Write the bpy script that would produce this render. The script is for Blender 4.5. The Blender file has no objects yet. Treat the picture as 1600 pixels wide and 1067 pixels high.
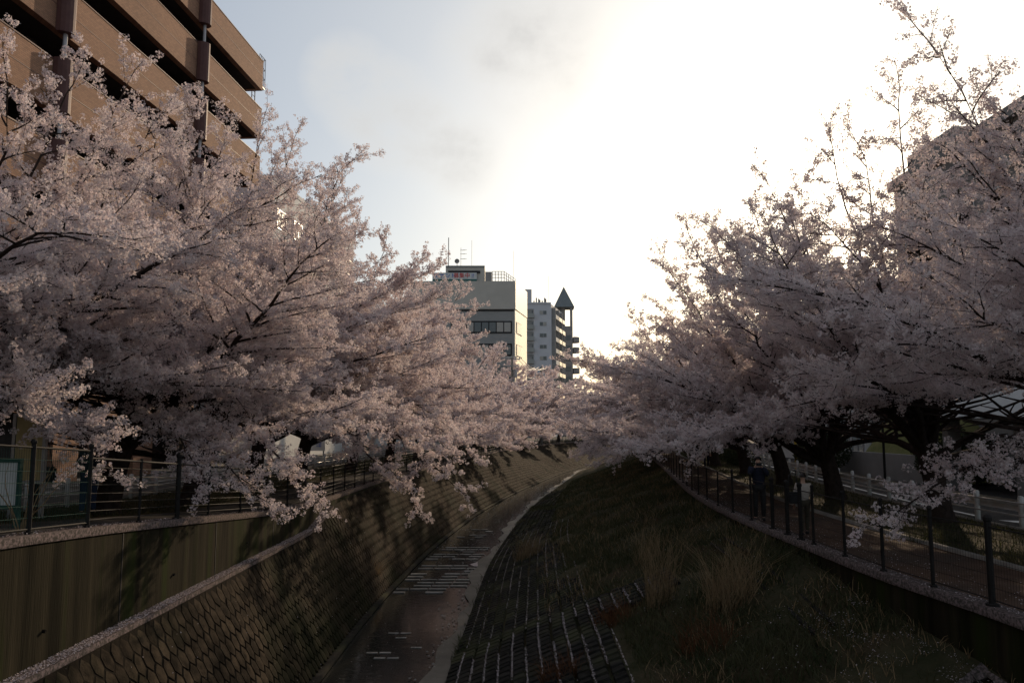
import bpy, bmesh, math, random
import numpy as np
from mathutils import Vector, Matrix, Euler
R = math.radians
S = bpy.context.scene
COL = S.collection
random.seed(7)

# ------------------------------------------------------------------ camera, sky, sun, exposure
cam_d = bpy.data.cameras.new('camera')
cam = bpy.data.objects.new('camera', cam_d); COL.objects.link(cam)
cam_d.sensor_width = 36.0
cam_d.lens = 36.0 * 1244 / 1600
cam_d.clip_start = 0.1; cam_d.clip_end = 5000
cam.location = (0, 0, 2.4)
cam.rotation_euler = (R(90 + 6.17), 0, 0)
S.camera = cam
SUN_AZ, SUN_EL = 21.94, 15.8
S.view_settings.view_transform = 'Standard'
S.view_settings.look = 'None'
S.view_settings.exposure = 0.14
S.view_settings.gamma = 1.0
S.view_settings.use_curve_mapping = False
S.render.engine = 'CYCLES'
S.cycles.max_bounces = 6
S.cycles.diffuse_bounces = 3
S.cycles.transmission_bounces = 3
S.cycles.glossy_bounces = 3
S.cycles.sample_clamp_indirect = 4.0

W = bpy.data.worlds.new('World'); S.world = W
W.use_nodes = True
wn = W.node_tree.nodes; wl = W.node_tree.links
wn.clear()
def WN(t, **k):
    n = wn.new(t)
    for a, b in k.items(): setattr(n, a, b)
    return n
sun_dir = Vector((math.sin(R(SUN_AZ)) * math.cos(R(SUN_EL)), math.cos(R(SUN_AZ)) * math.cos(R(SUN_EL)), math.sin(R(SUN_EL))))
sky = WN('ShaderNodeTexSky', sky_type='NISHITA', sun_disc=False)
sky.sun_elevation = R(SUN_EL); sky.sun_rotation = R(SUN_AZ)
sky.air_density = 1.0; sky.dust_density = 1.5; sky.ozone_density = 1.0
tc = WN('ShaderNodeTexCoord')
nrm = WN('ShaderNodeVectorMath', operation='NORMALIZE')
wl.new(tc.outputs['Generated'], nrm.inputs[0])
def wdot(v):
    d = WN('ShaderNodeVectorMath', operation='DOT_PRODUCT')
    wl.new(nrm.outputs[0], d.inputs[0]); d.inputs[1].default_value = v
    return d.outputs['Value']
def wmath(op, a, b=None, c=None, clamp=False):
    m = WN('ShaderNodeMath', operation=op); m.use_clamp = clamp
    for i, x in enumerate((a, b, c)):
        if x is None: continue
        if isinstance(x, (int, float)): m.inputs[i].default_value = x
        else: wl.new(x, m.inputs[i])
    return m.outputs[0]
# thin high overcast, brighter round the sun (forward scattering)
ang = wmath('ARCCOSINE', wmath('MINIMUM', wdot(sun_dir), 0.99999))
ramp = WN('ShaderNodeValToRGB')
wl.new(wmath('DIVIDE', ang, math.pi), ramp.inputs[0])
cr = ramp.color_ramp
while len(cr.elements) > 1: cr.elements.remove(cr.elements[0])
cr.elements[0].position = 0.0; cr.elements[0].color = (1.0, 0.93, 0.80, 1)
for p_, c_ in ((0.012, (0.50, 0.46, 0.40)), (0.04, (0.25, 0.24, 0.212)), (0.10, (0.180, 0.174, 0.158)), (0.16, (0.132, 0.134, 0.132)), (0.24, (0.098, 0.104, 0.112)),
               (0.40, (0.078, 0.082, 0.090)), (1.0, (0.070, 0.073, 0.080))):
    e = cr.elements.new(p_); e.color = (*c_, 1)
# soft broken clouds
cl_n = WN('ShaderNodeTexNoise'); cl_n.inputs['Scale'].default_value = 7.5; cl_n.inputs['Detail'].default_value = 6; cl_n.inputs['Roughness'].default_value = 0.55
mp = WN('ShaderNodeMapping'); mp.inputs['Scale'].default_value = (1.0, 1.0, 2.2)
wl.new(nrm.outputs[0], mp.inputs[0]); wl.new(mp.outputs[0], cl_n.inputs['Vector'])
def pixdir(x, y):
    p = R(6.17); dx = x - 800; dy = 533.5 - y
    v = Vector((dx, 1244 * math.cos(p) - dy * math.sin(p), 1244 * math.sin(p) + dy * math.cos(p)))
    return v.normalized()
def patch(px, py, rad):
    d = wdot(pixdir(px, py))
    a = wmath('ARCCOSINE', wmath('MINIMUM', d, 0.99999))
    return wmath('SUBTRACT', 1.0, wmath('DIVIDE', a, rad), clamp=True)
wn2 = WN('ShaderNodeTexNoise'); wn2.inputs['Scale'].default_value = 13; wn2.inputs['Detail'].default_value = 8; wn2.inputs['Roughness'].default_value = .62
wl.new(nrm.outputs[0], wn2.inputs['Vector'])
def mx(*a):
    o = a[0]
    for b in a[1:]: o = wmath('MAXIMUM', o, b)
    return o
cm = mx(patch(610, 185, .075), patch(545, 125, .060), patch(575, 155, .066), patch(665, 215, .062), wmath('MULTIPLY', patch(720, 240, .06), .8), wmath('MULTIPLY', patch(830, 70, .11), .62), wmath('MULTIPLY', patch(770, 95, .08), .55))
nz = wmath('MULTIPLY_ADD', cl_n.outputs['Fac'], .9, wmath('MULTIPLY', wn2.outputs['Fac'], .8))
fall = wmath('SMOOTH_MIN', wmath('MULTIPLY', cm, 2.0), 1.0, .35)
dens = wmath('MULTIPLY', wmath('MULTIPLY_ADD', nz, 2.1, -1.25, clamp=True), wmath('MAXIMUM', fall, 0.0))
dens = wmath('MULTIPLY', dens, .95)
bg1 = WN('ShaderNodeBackground'); wl.new(sky.outputs[0], bg1.inputs[0]); bg1.inputs[1].default_value = 0.05
bg2 = WN('ShaderNodeBackground'); wl.new(ramp.outputs[0], bg2.inputs[0]); bg2.inputs[1].default_value = 2.95
add = WN('ShaderNodeAddShader'); wl.new(bg1.outputs[0], add.inputs[0]); wl.new(bg2.outputs[0], add.inputs[1])
bg3 = WN('ShaderNodeBackground'); bg3.inputs[1].default_value = 1.0
cmx = WN('ShaderNodeMix', data_type='RGBA'); cmx.inputs['A'].default_value = (.80, .77, .71, 1); cmx.inputs['B'].default_value = (.60, .59, .575, 1)
wl.new(dens, cmx.inputs['Factor']); wl.new(cmx.outputs['Result'], bg3.inputs[0])
mixs = WN('ShaderNodeMixShader'); wl.new(wmath('MULTIPLY', dens, .8), mixs.inputs[0]); wl.new(add.outputs[0], mixs.inputs[1]); wl.new(bg3.outputs[0], mixs.inputs[2])
wo = WN('ShaderNodeOutputWorld'); wl.new(mixs.outputs[0], wo.inputs[0])

sd = bpy.data.lights.new('sun', 'SUN'); sd.energy = 2.7; sd.angle = R(0.8); sd.color = (1.0, 0.76, 0.52)
so = bpy.data.objects.new('sun', sd); COL.objects.link(so)
so.rotation_euler = sun_dir.to_track_quat('Z', 'Y').to_euler()
so.location = (20, 40, 60)

# ------------------------------------------------------------------ materials
MATS = {}
def mat(name, c1, c2=None, scale=3.0, rough=0.85, bump=0.0, bscale=None, metal=0.0, stretch=None, spec=None, detail=6, rng=(0.35, 0.65), bdist=0.02,
        c3=None, scale3=0.6, rnd=0.0, trans=0.0):
    m = bpy.data.materials.new(name); m.use_nodes = True; MATS[name] = m
    n = m.node_tree.nodes; l = m.node_tree.links
    b = n['Principled BSDF']
    b.inputs['Roughness'].default_value = rough; b.inputs['Metallic'].default_value = metal
    b.inputs['Specular IOR Level'].default_value = spec if spec is not None else (.04 if rough > .8 else .3)
    g = n.new('ShaderNodeNewGeometry'); mpn = n.new('ShaderNodeMapping'); l.new(g.outputs['Position'], mpn.inputs[0])
    if stretch: mpn.inputs['Scale'].default_value = stretch
    out = None
    if c2 is not None:
        t = n.new('ShaderNodeTexNoise'); t.inputs['Scale'].default_value = scale; t.inputs['Detail'].default_value = detail; t.inputs['Roughness'].default_value = 0.6
        l.new(mpn.outputs[0], t.inputs['Vector'])
        r = n.new('ShaderNodeMapRange'); r.inputs[1].default_value = rng[0]; r.inputs[2].default_value = rng[1]
        l.new(t.outputs['Fac'], r.inputs[0])
        x = n.new('ShaderNodeMix'); x.data_type = 'RGBA'
        x.inputs['A'].default_value = (*c1, 1); x.inputs['B'].default_value = (*c2, 1)
        l.new(r.outputs[0], x.inputs['Factor']); out = x.outputs['Result']
        if c3 is not None:
            t3 = n.new('ShaderNodeTexNoise'); t3.inputs['Scale'].default_value = scale3; t3.inputs['Detail'].default_value = 4
            l.new(mpn.outputs[0], t3.inputs['Vector'])
            r3 = n.new('ShaderNodeMapRange'); r3.inputs[1].default_value = .48; r3.inputs[2].default_value = .66
            l.new(t3.outputs['Fac'], r3.inputs[0])
            x3 = n.new('ShaderNodeMix'); x3.data_type = 'RGBA'; x3.inputs['B'].default_value = (*c3, 1)
            l.new(out, x3.inputs['A']); l.new(r3.outputs[0], x3.inputs['Factor']); out = x3.outputs['Result']
    else:
        rgb = n.new('ShaderNodeRGB'); rgb.outputs[0].default_value = (*c1, 1); out = rgb.outputs[0]
    if rnd:
        oi = n.new('ShaderNodeObjectInfo'); hv = n.new('ShaderNodeHueSaturation')
        rr = n.new('ShaderNodeMapRange'); rr.inputs[3].default_value = 1 - rnd; rr.inputs[4].default_value = 1 + rnd
        l.new(oi.outputs['Random'], rr.inputs[0]); l.new(rr.outputs[0], hv.inputs['Value']); l.new(out, hv.inputs['Color']); out = hv.outputs[0]
    l.new(out, b.inputs['Base Color'])
    if trans:
        tr = n.new('ShaderNodeBsdfTranslucent'); l.new(out, tr.inputs[0])
        ms = n.new('ShaderNodeMixShader'); ms.inputs[0].default_value = trans
        l.new(b.outputs[0], ms.inputs[1]); l.new(tr.outputs[0], ms.inputs[2]); l.new(ms.outputs[0], n['Material Output'].inputs[0])
    if bump:
        bt = n.new('ShaderNodeTexNoise'); bt.inputs['Scale'].default_value = bscale or scale * 4; bt.inputs['Detail'].default_value = 5
        l.new(mpn.outputs[0], bt.inputs['Vector'])
        bm_ = n.new('ShaderNodeBump'); bm_.inputs['Strength'].default_value = bump; bm_.inputs['Distance'].default_value = bdist
        l.new(bt.outputs['Fac'], bm_.inputs['Height']); l.new(bm_.outputs[0], b.inputs['Normal'])
    return m

M_asphalt = mat('asphalt', (.045, .043, .042), (.075, .07, .066), 2.5, .9, .5, 60)
M_path = mat('path_paving', (.075, .048, .034), (.12, .078, .056), 2.0, .9, .4, 40, c3=(.07, .055, .045), scale3=.5)
M_soil = mat('verge_soil', (.035, .035, .018), (.06, .05, .03), 3, .95, .8, 14, bdist=.05)
M_ground = mat('ground_far', (.09, .085, .075), (.13, .12, .1), .5, .95)
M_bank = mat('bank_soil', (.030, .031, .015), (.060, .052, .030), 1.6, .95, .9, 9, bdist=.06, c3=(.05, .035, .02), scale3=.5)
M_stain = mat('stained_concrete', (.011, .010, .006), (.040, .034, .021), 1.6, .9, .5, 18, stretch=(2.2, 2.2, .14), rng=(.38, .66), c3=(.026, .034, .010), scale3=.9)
M_conc = mat('concrete', (.20, .19, .17), (.30, .285, .25), 2.5, .9, .3, 30)
M_coping = mat('petal_strewn_coping', (.06, .053, .046), (.20, .155, .15), 22, .9, .5, 60, rng=(.42, .62))
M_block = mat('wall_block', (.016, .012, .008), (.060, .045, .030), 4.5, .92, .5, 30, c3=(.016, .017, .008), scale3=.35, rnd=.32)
M_joint = mat('wall_joint', (.008, .007, .005), (.018, .014, .01), 3, .95, .5, 20)
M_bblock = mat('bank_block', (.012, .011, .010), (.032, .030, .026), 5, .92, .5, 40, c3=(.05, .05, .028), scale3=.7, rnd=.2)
M_bed = mat('bed_concrete', (.06, .052, .040), (.12, .105, .085), 1.2, .6, .3, 20, c3=(.045, .038, .028), scale3=.4)
M_slab = mat('bed_slab', (.12, .115, .10), (.26, .25, .235), 3, .6, .3, 20, rnd=.15)
M_fence = mat('dark_fence_paint', (.014, .013, .012), (.022, .020, .019), 8, .7, 0, spec=.15)
M_fgreen = mat('green_fence_paint', (.02, .06, .048), (.03, .08, .062), 8, .7, spec=.15)
M_white = mat('guardrail_white', (.62, .62, .60), (.5, .49, .46), 4, .45, .0, spec=.5)
M_line = mat('road_marking', (.72, .71, .68), (.5, .49, .46), 9, .7, rng=(.5, .75))
M_bark = mat('cherry_bark', (.030, .023, .020), (.060, .046, .040), 9, .9, .8, 26, stretch=(1, 1, .6), bdist=.03)
M_brick = None
M_brown = mat('maroon_panel', (.085, .035, .030), (.11, .05, .042), 3, .55)
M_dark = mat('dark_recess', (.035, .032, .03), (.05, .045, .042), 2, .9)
M_pipe = mat('pale_pipe', (.45, .44, .45), None, rough=.45)
M_olive = mat('office_cladding', (.42, .40, .355), (.46, .44, .39), .5, .75)  # distance haze put into the colour: grey lightened
M_odark = mat('office_cladding_dark', (.25, .255, .245), (.29, .29, .28), .5, .7)  # darker cladding, also lightened in place of haze
M_beige = mat('office_side', (.78, .68, .50), (.82, .72, .54), .4, .32, spec=.7)
M_grey = mat('apartment_render', (.50, .51, .54), (.55, .56, .58), .4, .8)
M_grey2 = mat('apartment_balcony', (.30, .31, .29), (.34, .35, .33), .6, .8)
M_apdark = mat('apartment_tile', (.24, .235, .225), (.30, .29, .28), .8, .8)
M_slate = mat('slate_roof', (.15, .17, .175), (.19, .21, .21), 2, .6)
M_pale = mat('pale_wall', (.50, .52, .52), (.60, .61, .60), .5, .8)
M_off = mat('offwhite_wall', (.62, .60, .55), (.70, .68, .63), .6, .8)
M_canopy = mat('canopy_panel', (.46, .49, .49), (.52, .55, .55), .8, .6)
M_bigwall = mat('concrete_facade', (.20, .195, .185), (.27, .26, .245), .7, .85, .2, 20)
M_steel = mat('galvanised', (.32, .32, .32), (.4, .4, .4), 6, .4, metal=.6)
M_yellow = mat('yellow_pole', (.55, .38, .05), None, rough=.5)
M_sign = mat('yellow_sign', (.50, .40, .20), (.36, .28, .13), 1.6, .6)
M_board = mat('white_board', (.60, .62, .60), (.48, .5, .49), 2, .6)
M_red = mat('red_lettering', (.55, .03, .03), None, rough=.6)
M_blue = mat('blue_lettering', (.06, .12, .40), None, rough=.6)
M_black = mat('black_item', (.012, .012, .013), (.02, .02, .022), 5, .6)
M_teal = mat('teal_strip', (.03, .12, .11), None, rough=.6)
M_lawn = mat('lawn', (.12, .13, .05), (.17, .16, .07), 3, .95, .5, 30)
M_skin = mat('skin', (.48, .30, .22), None, rough=.55)
M_hair = mat('hair', (.012, .009, .008), (.02, .015, .012), 40, .5)
M_navy = mat('navy_cloth', (.018, .02, .032), (.03, .033, .05), 20, .9)
M_jeans = mat('denim', (.03, .045, .085), (.045, .065, .11), 25, .9)
M_hoodie = mat('pale_cloth', (.42, .37, .32), (.5, .45, .4), 20, .9)
M_olivec = mat('olive_cloth', (.06, .055, .04), (.08, .07, .05), 20, .9)
M_grass = mat('weed_leaf', (.030, .042, .014), (.085, .078, .036), 1.2, .8, trans=.3)
M_dry = mat('dry_grass', (.20, .135, .075), (.32, .23, .13), 6, .85, trans=.25)
M_rust = mat('rusty_weed', (.10, .042, .022), (.15, .07, .035), 4, .85, trans=.2)
M_hedge = mat('hedge_leaf', (.020, .032, .012), (.045, .055, .02), 4, .8, trans=.2)
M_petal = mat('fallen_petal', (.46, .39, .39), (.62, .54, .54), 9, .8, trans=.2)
M_wire = mat('wire', (.35, .34, .32), None, rough=.5)

def glass_mat(name, c, rough=.08):
    m = bpy.data.materials.new(name); m.use_nodes = True
    b = m.node_tree.nodes['Principled BSDF']; b.inputs['Base Color'].default_value = (*c, 1)
    b.inputs['Roughness'].default_value = rough; b.inputs['Specular IOR Level'].default_value = .8
    return m
M_glass = glass_mat('window_glass', (.05, .055, .06))
M_glassl = glass_mat('window_blind_glass', (.30, .28, .25), .25)
M_glassp = glass_mat('pale_glazing', (.28, .33, .34), .15)

def brick_mat():
    m = bpy.data.materials.new('brown_brick'); m.use_nodes = True
    n = m.node_tree.nodes; l = m.node_tree.links; b = n['Principled BSDF']; b.inputs['Roughness'].default_value = .85
    g = n.new('ShaderNodeNewGeometry'); sx = n.new('ShaderNodeSeparateXYZ'); l.new(g.outputs['Position'], sx.inputs[0])
    cx = n.new('ShaderNodeCombineXYZ'); ad = n.new('ShaderNodeMath'); l.new(sx.outputs['X'], ad.inputs[0]); l.new(sx.outputs['Y'], ad.inputs[1])
    l.new(ad.outputs[0], cx.inputs['X']); l.new(sx.outputs['Z'], cx.inputs['Y'])
    br = n.new('ShaderNodeTexBrick'); l.new(cx.outputs[0], br.inputs['Vector'])
    br.inputs['Color1'].default_value = (.30, .165, .10, 1); br.inputs['Color2'].default_value = (.22, .115, .068, 1); br.inputs['Mortar'].default_value = (.13, .085, .06, 1)
    br.inputs['Scale'].default_value = 1.0; br.inputs['Brick Width'].default_value = .24; br.inputs['Row Height'].default_value = .085; br.inputs['Mortar Size'].default_value = .009
    t = n.new('ShaderNodeTexNoise'); t.inputs['Scale'].default_value = .5; l.new(g.outputs['Position'], t.inputs['Vector'])
    mx = n.new('ShaderNodeMix'); mx.data_type = 'RGBA'; mx.blend_type = 'MULTIPLY'; mx.inputs['Factor'].default_value = .5
    l.new(br.outputs[0], mx.inputs['A']); l.new(t.outputs['Color'], mx.inputs['B'])
    r2 = n.new('ShaderNodeMix'); r2.data_type = 'RGBA'; l.new(t.outputs['Fac'], r2.inputs['Factor']); r2.inputs['A'].default_value = (.75, .72, .7, 1); r2.inputs['B'].default_value = (1.2, 1.15, 1.1, 1)
    l.new(r2.outputs['Result'], mx.inputs['B']); mx.inputs['Factor'].default_value = 1
    l.new(mx.outputs['Result'], b.inputs['Base Color'])
    bp = n.new('ShaderNodeBump'); bp.inputs['Strength'].default_value = .4; bp.inputs['Distance'].default_value = .01; l.new(br.outputs['Fac'], bp.inputs['Height']); bp.invert = True
    l.new(bp.outputs[0], b.inputs['Normal'])
    return m
M_brick = brick_mat()

def blossom_mat():
    m = bpy.data.materials.new('cherry_petal'); m.use_nodes = True
    n = m.node_tree.nodes; l = m.node_tree.links; n.remove(n['Principled BSDF'])
    oi = n.new('ShaderNodeObjectInfo'); at = n.new('ShaderNodeAttribute'); at.attribute_name = 'pc'
    r1 = n.new('ShaderNodeMix'); r1.data_type = 'RGBA'; l.new(oi.outputs['Random'], r1.inputs['Factor'])
    r1.inputs['A'].default_value = (.80, .72, .725, 1); r1.inputs['B'].default_value = (.88, .84, .83, 1)
    r2 = n.new('ShaderNodeMix'); r2.data_type = 'RGBA'; r2.inputs['B'].default_value = (.42, .16, .14, 1)
    l.new(at.outputs['Fac'], r2.inputs['Factor']); l.new(r1.outputs['Result'], r2.inputs['A'])
    d = n.new('ShaderNodeBsdfDiffuse'); t = n.new('ShaderNodeBsdfTranslucent'); ms = n.new('ShaderNodeMixShader'); ms.inputs[0].default_value = .48
    l.new(r2.outputs['Result'], d.inputs[0]); l.new(r2.outputs['Result'], t.inputs[0]); l.new(d.outputs[0], ms.inputs[1]); l.new(t.outputs[0], ms.inputs[2])
    l.new(ms.outputs[0], n['Material Output'].inputs[0])
    return m
M_blossom = blossom_mat()

def water_mat():
    m = bpy.data.materials.new('shallow_water'); m.use_nodes = True
    n = m.node_tree.nodes; l = m.node_tree.links; b = n['Principled BSDF']
    b.inputs['Base Color'].default_value = (.026, .026, .022, 1); b.inputs['Roughness'].default_value = .05; b.inputs['IOR'].default_value = 1.33
    b.inputs['Specular IOR Level'].default_value = .5
    g = n.new('ShaderNodeNewGeometry'); t = n.new('ShaderNodeTexNoise'); t.inputs['Scale'].default_value = 5; t.inputs['Detail'].default_value = 4
    mpn = n.new('ShaderNodeMapping'); mpn.inputs['Scale'].default_value = (.6, 1.2, 1); l.new(g.outputs['Position'], mpn.inputs[0]); l.new(mpn.outputs[0], t.inputs['Vector'])
    bp = n.new('ShaderNodeBump'); bp.inputs['Strength'].default_value = .16; bp.inputs['Distance'].default_value = .03
    l.new(t.outputs['Fac'], bp.inputs['Height']); l.new(bp.outputs[0], b.inputs['Normal'])
    return m
M_water = water_mat()

# ------------------------------------------------------------------ helpers
def tag(o, label=None, cat=None, group=None, kind=None):
    if label: o['label'] = label
    if cat: o['category'] = cat
    if group: o['group'] = group
    if kind: o['kind'] = kind
    return o
def empty(name, loc, rz=0, **k):
    o = bpy.data.objects.new(name, None); COL.objects.link(o); o.location = loc; o.rotation_euler = (0, 0, rz)
    o.empty_display_size = .2
    return tag(o, **k)
def link(name, me, parent=None, loc=None, rot=None, local=False, scale=None):
    o = bpy.data.objects.new(name, me); COL.objects.link(o)
    if loc is not None: o.location = loc
    if rot is not None: o.rotation_euler = rot
    if scale is not None: o.scale = scale
    if parent is not None:
        o.parent = parent
        if not local:
            pm = parent
            mw = Matrix.Translation(pm.location) @ pm.rotation_euler.to_matrix().to_4x4()
            o.matrix_parent_inverse = mw.inverted() if pm.parent is None else Matrix.Identity(4)
    return o
class MB:
    def __init__(s): s.v = []; s.f = []
    def quad(s, a, b, c, d):
        i = len(s.v); s.v += [tuple(a), tuple(b), tuple(c), tuple(d)]; s.f.append((i, i + 1, i + 2, i + 3)); return s
    def box(s, x0, x1, y0, y1, z0, z1):
        i = len(s.v)
        s.v += [(x0, y0, z0), (x1, y0, z0), (x1, y1, z0), (x0, y1, z0), (x0, y0, z1), (x1, y0, z1), (x1, y1, z1), (x0, y1, z1)]
        s.f += [(i, i + 3, i + 2, i + 1), (i + 4, i + 5, i + 6, i + 7), (i, i + 1, i + 5, i + 4), (i + 1, i + 2, i + 6, i + 5), (i + 2, i + 3, i + 7, i + 6), (i + 3, i, i + 4, i + 7)]
        return s
    def obox(s, c, ux, hx, hy, z0, z1):
        # box at c=(x,y) with local x axis direction ux (2d), half sizes
        ux = Vector((ux[0], ux[1])).normalized(); uy = Vector((-ux.y, ux.x)); c = Vector((c[0], c[1])); i = len(s.v)
        for z in (z0, z1):
            for a, b in ((-1, -1), (1, -1), (1, 1), (-1, 1)):
                p = c + ux * hx * a + uy * hy * b; s.v.append((p.x, p.y, z))
        s.f += [(i, i + 3, i + 2, i + 1), (i + 4, i + 5, i + 6, i + 7), (i, i + 1, i + 5, i + 4), (i + 1, i + 2, i + 6, i + 5), (i + 2, i + 3, i + 7, i + 6), (i + 3, i, i + 4, i + 7)]
        return s
    def prism(s, poly, z0, z1):
        i = len(s.v); n = len(poly)
        s.v += [(x, y, z0) for x, y in poly] + [(x, y, z1) for x, y in poly]
        s.f += [tuple(i + k for k in range(n))[::-1], tuple(i + n + k for k in range(n))]
        s.f += [(i + k, i + (k + 1) % n, i + n + (k + 1) % n, i + n + k) for k in range(n)]
        return s
    def tube(s, pts, rads, n=6, cap=True):
        i0 = len(s.v); pts = [Vector(p) for p in pts]
        if isinstance(rads, (int, float)): rads = [rads] * len(pts)
        for k, p in enumerate(pts):
            d = (pts[min(k + 1, len(pts) - 1)] - pts[max(k - 1, 0)])
            d = d.normalized() if d.length > 1e-9 else Vector((0, 0, 1))
            a = Vector((0, 0, 1)) if abs(d.z) < .9 else Vector((1, 0, 0))
            u = d.cross(a).normalized(); w = d.cross(u)
            for j in range(n):
                t = 2 * math.pi * j / n
                q = p + (u * math.cos(t) + w * math.sin(t)) * rads[k]; s.v.append(tuple(q))
        for k in range(len(pts) - 1):
            for j in range(n):
                a = i0 + k * n + j; b = i0 + k * n + (j + 1) % n
                s.f.append((a, b, b + n, a + n))
        if cap:
            s.f.append(tuple(i0 + j for j in range(n))[::-1]); s.f.append(tuple(i0 + (len(pts) - 1) * n + j for j in range(n)))
        return s
    def sphere(s, c, r, n=8, m=5, sz=1.0):
        i0 = len(s.v)
        for k in range(m + 1):
            ph = math.pi * k / m
            for j in range(n):
                t = 2 * math.pi * j / n
                s.v.append((c[0] + r * math.sin(ph) * math.cos(t), c[1] + r * math.sin(ph) * math.sin(t), c[2] + r * sz * math.cos(ph)))
        for k in range(m):
            for j in range(n):
                a = i0 + k * n + j; b = i0 + k * n + (j + 1) % n; s.f.append((a, a + n, b + n, b))
        return s
    def mesh(s, name, m, smooth=False):
        me = bpy.data.meshes.new(name); me.from_pydata(s.v, [], s.f); me.materials.append(m)
        if smooth: me.polygons.foreach_set('use_smooth', [True] * len(me.polygons))
        me.update(); return me
    def build(s, name, m, parent=None, smooth=False, local=False, **k):
        o = link(name, s.mesh(name, m, smooth), parent, local=local); tag(o, **k); return o
def np_mesh(name, V, F, m):
    # V (n,3), F (k,q) uniform polygons
    me = bpy.data.meshes.new(name); V = np.asarray(V, dtype=np.float32); F = np.asarray(F, dtype=np.int32)
    me.vertices.add(len(V)); me.vertices.foreach_set('co', V.ravel())
    q = F.shape[1]; me.loops.add(F.size); me.loops.foreach_set('vertex_index', F.ravel())
    me.polygons.add(len(F)); me.polygons.foreach_set('loop_start', np.arange(0, F.size, q, dtype=np.int32))
    me.update(calc_edges=True); me.materials.append(m); return me
def interp(tab):
    xs = [a for a, b in tab]; ys = [b for a, b in tab]
    return lambda y: float(np.interp(y, xs, ys))
def smooth_interp(tab):
    # catmull-like smoothing by averaging
    f = interp(tab)
    return lambda y: (f(y - 3) + f(y - 1.5) + f(y) + f(y + 1.5) + f(y + 3)) / 5 if y > 20 else f(y)

# ------------------------------------------------------------------ layout curves (x as a function of y)
LT = smooth_interp([(-20, -5.9), (25, -5.95), (33, -6.0), (38, -5.85), (45, -5.3), (60, -4.0), (73, -2.4), (99, .8), (130, 9), (175, 24), (260, 62)])
LB = smooth_interp([(-20, -4.3), (25, -4.3), (36, -3.8), (47, -2.8), (54, -2.0), (69, .3), (85, 3.4), (95, 5.4), (130, 14), (175, 29), (260, 67)])
RB = smooth_interp([(-20, -1.5), (18, -1.5), (32, -1.07), (40, -.4), (51, .66), (63, 2.3), (85, 5.8), (104, 8.8), (130, 17.5), (175, 32.5), (260, 70.5)])
RT = smooth_interp([(-20, 6.9), (0, 6.8), (11, 6.25), (13.4, 6.0), (22.6, 5.96), (30, 6.6), (44.6, 8.6), (68, 11.7), (104, 17.5), (130, 26), (175, 43), (260, 84)])
ZL = interp([(-20, 1.2), (0, 1.17), (9.2, 1.08), (11.7, .93), (14.7, .71), (17.7, .48), (20.8, .25), (25.4, .09), (33, .02), (38, 0), (3000, 0)])
LEDGE = interp([(-20, -.55), (23.6, -.55), (26.2, -.06), (28, -.05), (38, -.06), (3000, -.06)])
ZBT = interp([(-20, -1.1), (6, -1.0), (11, -.72), (16.5, -.12), (3000, -.10)])
BED = -3.1
ys = list(np.concatenate([np.arange(-14, 60, 1.0), np.arange(60, 130, 2.5), np.arange(130, 261, 6)]))
def strip(cols, name, m, kind='structure', ysx=None, parent=None, **k):
    # cols: list of functions y->(x,z)
    V = []; F = []; yy = ysx or ys; n = len(cols)
    for y in yy:
        for c in cols:
            x, z = c(y); V.append((x, y, z))
    for i in range(len(yy) - 1):
        for j in range(n - 1):
            a = i * n + j; F.append((a, a + 1, a + n + 1, a + n))
    o = link(name, np_mesh(name, V, F, m), parent)
    if kind: tag(o, kind=kind)
    tag(o, **k); return o
# ground
Lg = lambda off, dz=0.0: (lambda y: (LT(y) - off, ZL(y) + dz))
Rg = lambda off, dz=0.0: (lambda y: (RT(y) + off, dz))
strip([Lg(.30), Lg(2.6)], 'walkway', M_asphalt)
strip([Lg(2.6), Lg(4.4), Lg(6.9)], 'verge', M_soil)
strip([Lg(6.9, -.004), Lg(13.6, -.004)], 'road', M_asphalt)
strip([Lg(13.6), Lg(15.5)], 'pavement', M_conc)
strip([Lg(15.5), Lg(60), Lg(900)], 'ground', M_ground)
strip([Rg(.26), Rg(2.55)], 'path', M_path)
strip([Rg(2.7), Rg(4.5), Rg(6.1)], 'verge', M_soil)
strip([Rg(6.1, -.1), Rg(14.2, -.1)], 'road', M_asphalt)
strip([Rg(14.2), Rg(18)], 'pavement', M_conc)
strip([Rg(18), Rg(60), Rg(900)], 'ground', M_ground)
MB().box(-900, 1000, 259.5, 3000, -.5, -.02).build('far_ground', M_ground, kind='structure')
# kerbs
def kerb(off0, off1, side, name, z0=-.3, z1=.02):
    f = Lg if side < 0 else Rg
    return strip([f(off0, z0), f(off0, z1), f(off1, z1), f(off1, z0)] , name, M_conc)
kerb(2.55, 2.70, 1, 'path_kerb', z1=.06)
kerb(6.02, 6.2, 1, 'road_kerb', z1=.03)
kerb(6.8, 6.97, -1, 'road_kerb', z1=.12)
kerb(13.52, 13.7, -1, 'pavement_kerb', z1=.12)
kerb(14.1, 14.28, 1, 'pavement_kerb', z1=.03)
# road markings right: white chevrons beyond the guardrail
mk = MB()
mk.quad((13.9, 19.2, -.092), (17.8, 19.9, -.092), (17.8, 20.5, -.092), (13.2, 22.0, -.092))
mk.quad((13.9, 18.0, -.091), (18.5, 17.4, -.091), (18.5, 17.75, -.091), (13.9, 18.25, -.091))
mk.build('road_marking', M_line, kind='structure')
strip([lambda y: (RT(y) + 7.1, -.092), lambda y: (RT(y) + 7.25, -.092)], 'edge_line', M_line, ysx=list(np.arange(23, 150, 2.)))
strip([lambda y: (LT(y) - 7.5, ZL(y) + .004), lambda y: (LT(y) - 7.65, ZL(y) + .004)], 'edge_line', M_line)

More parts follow.
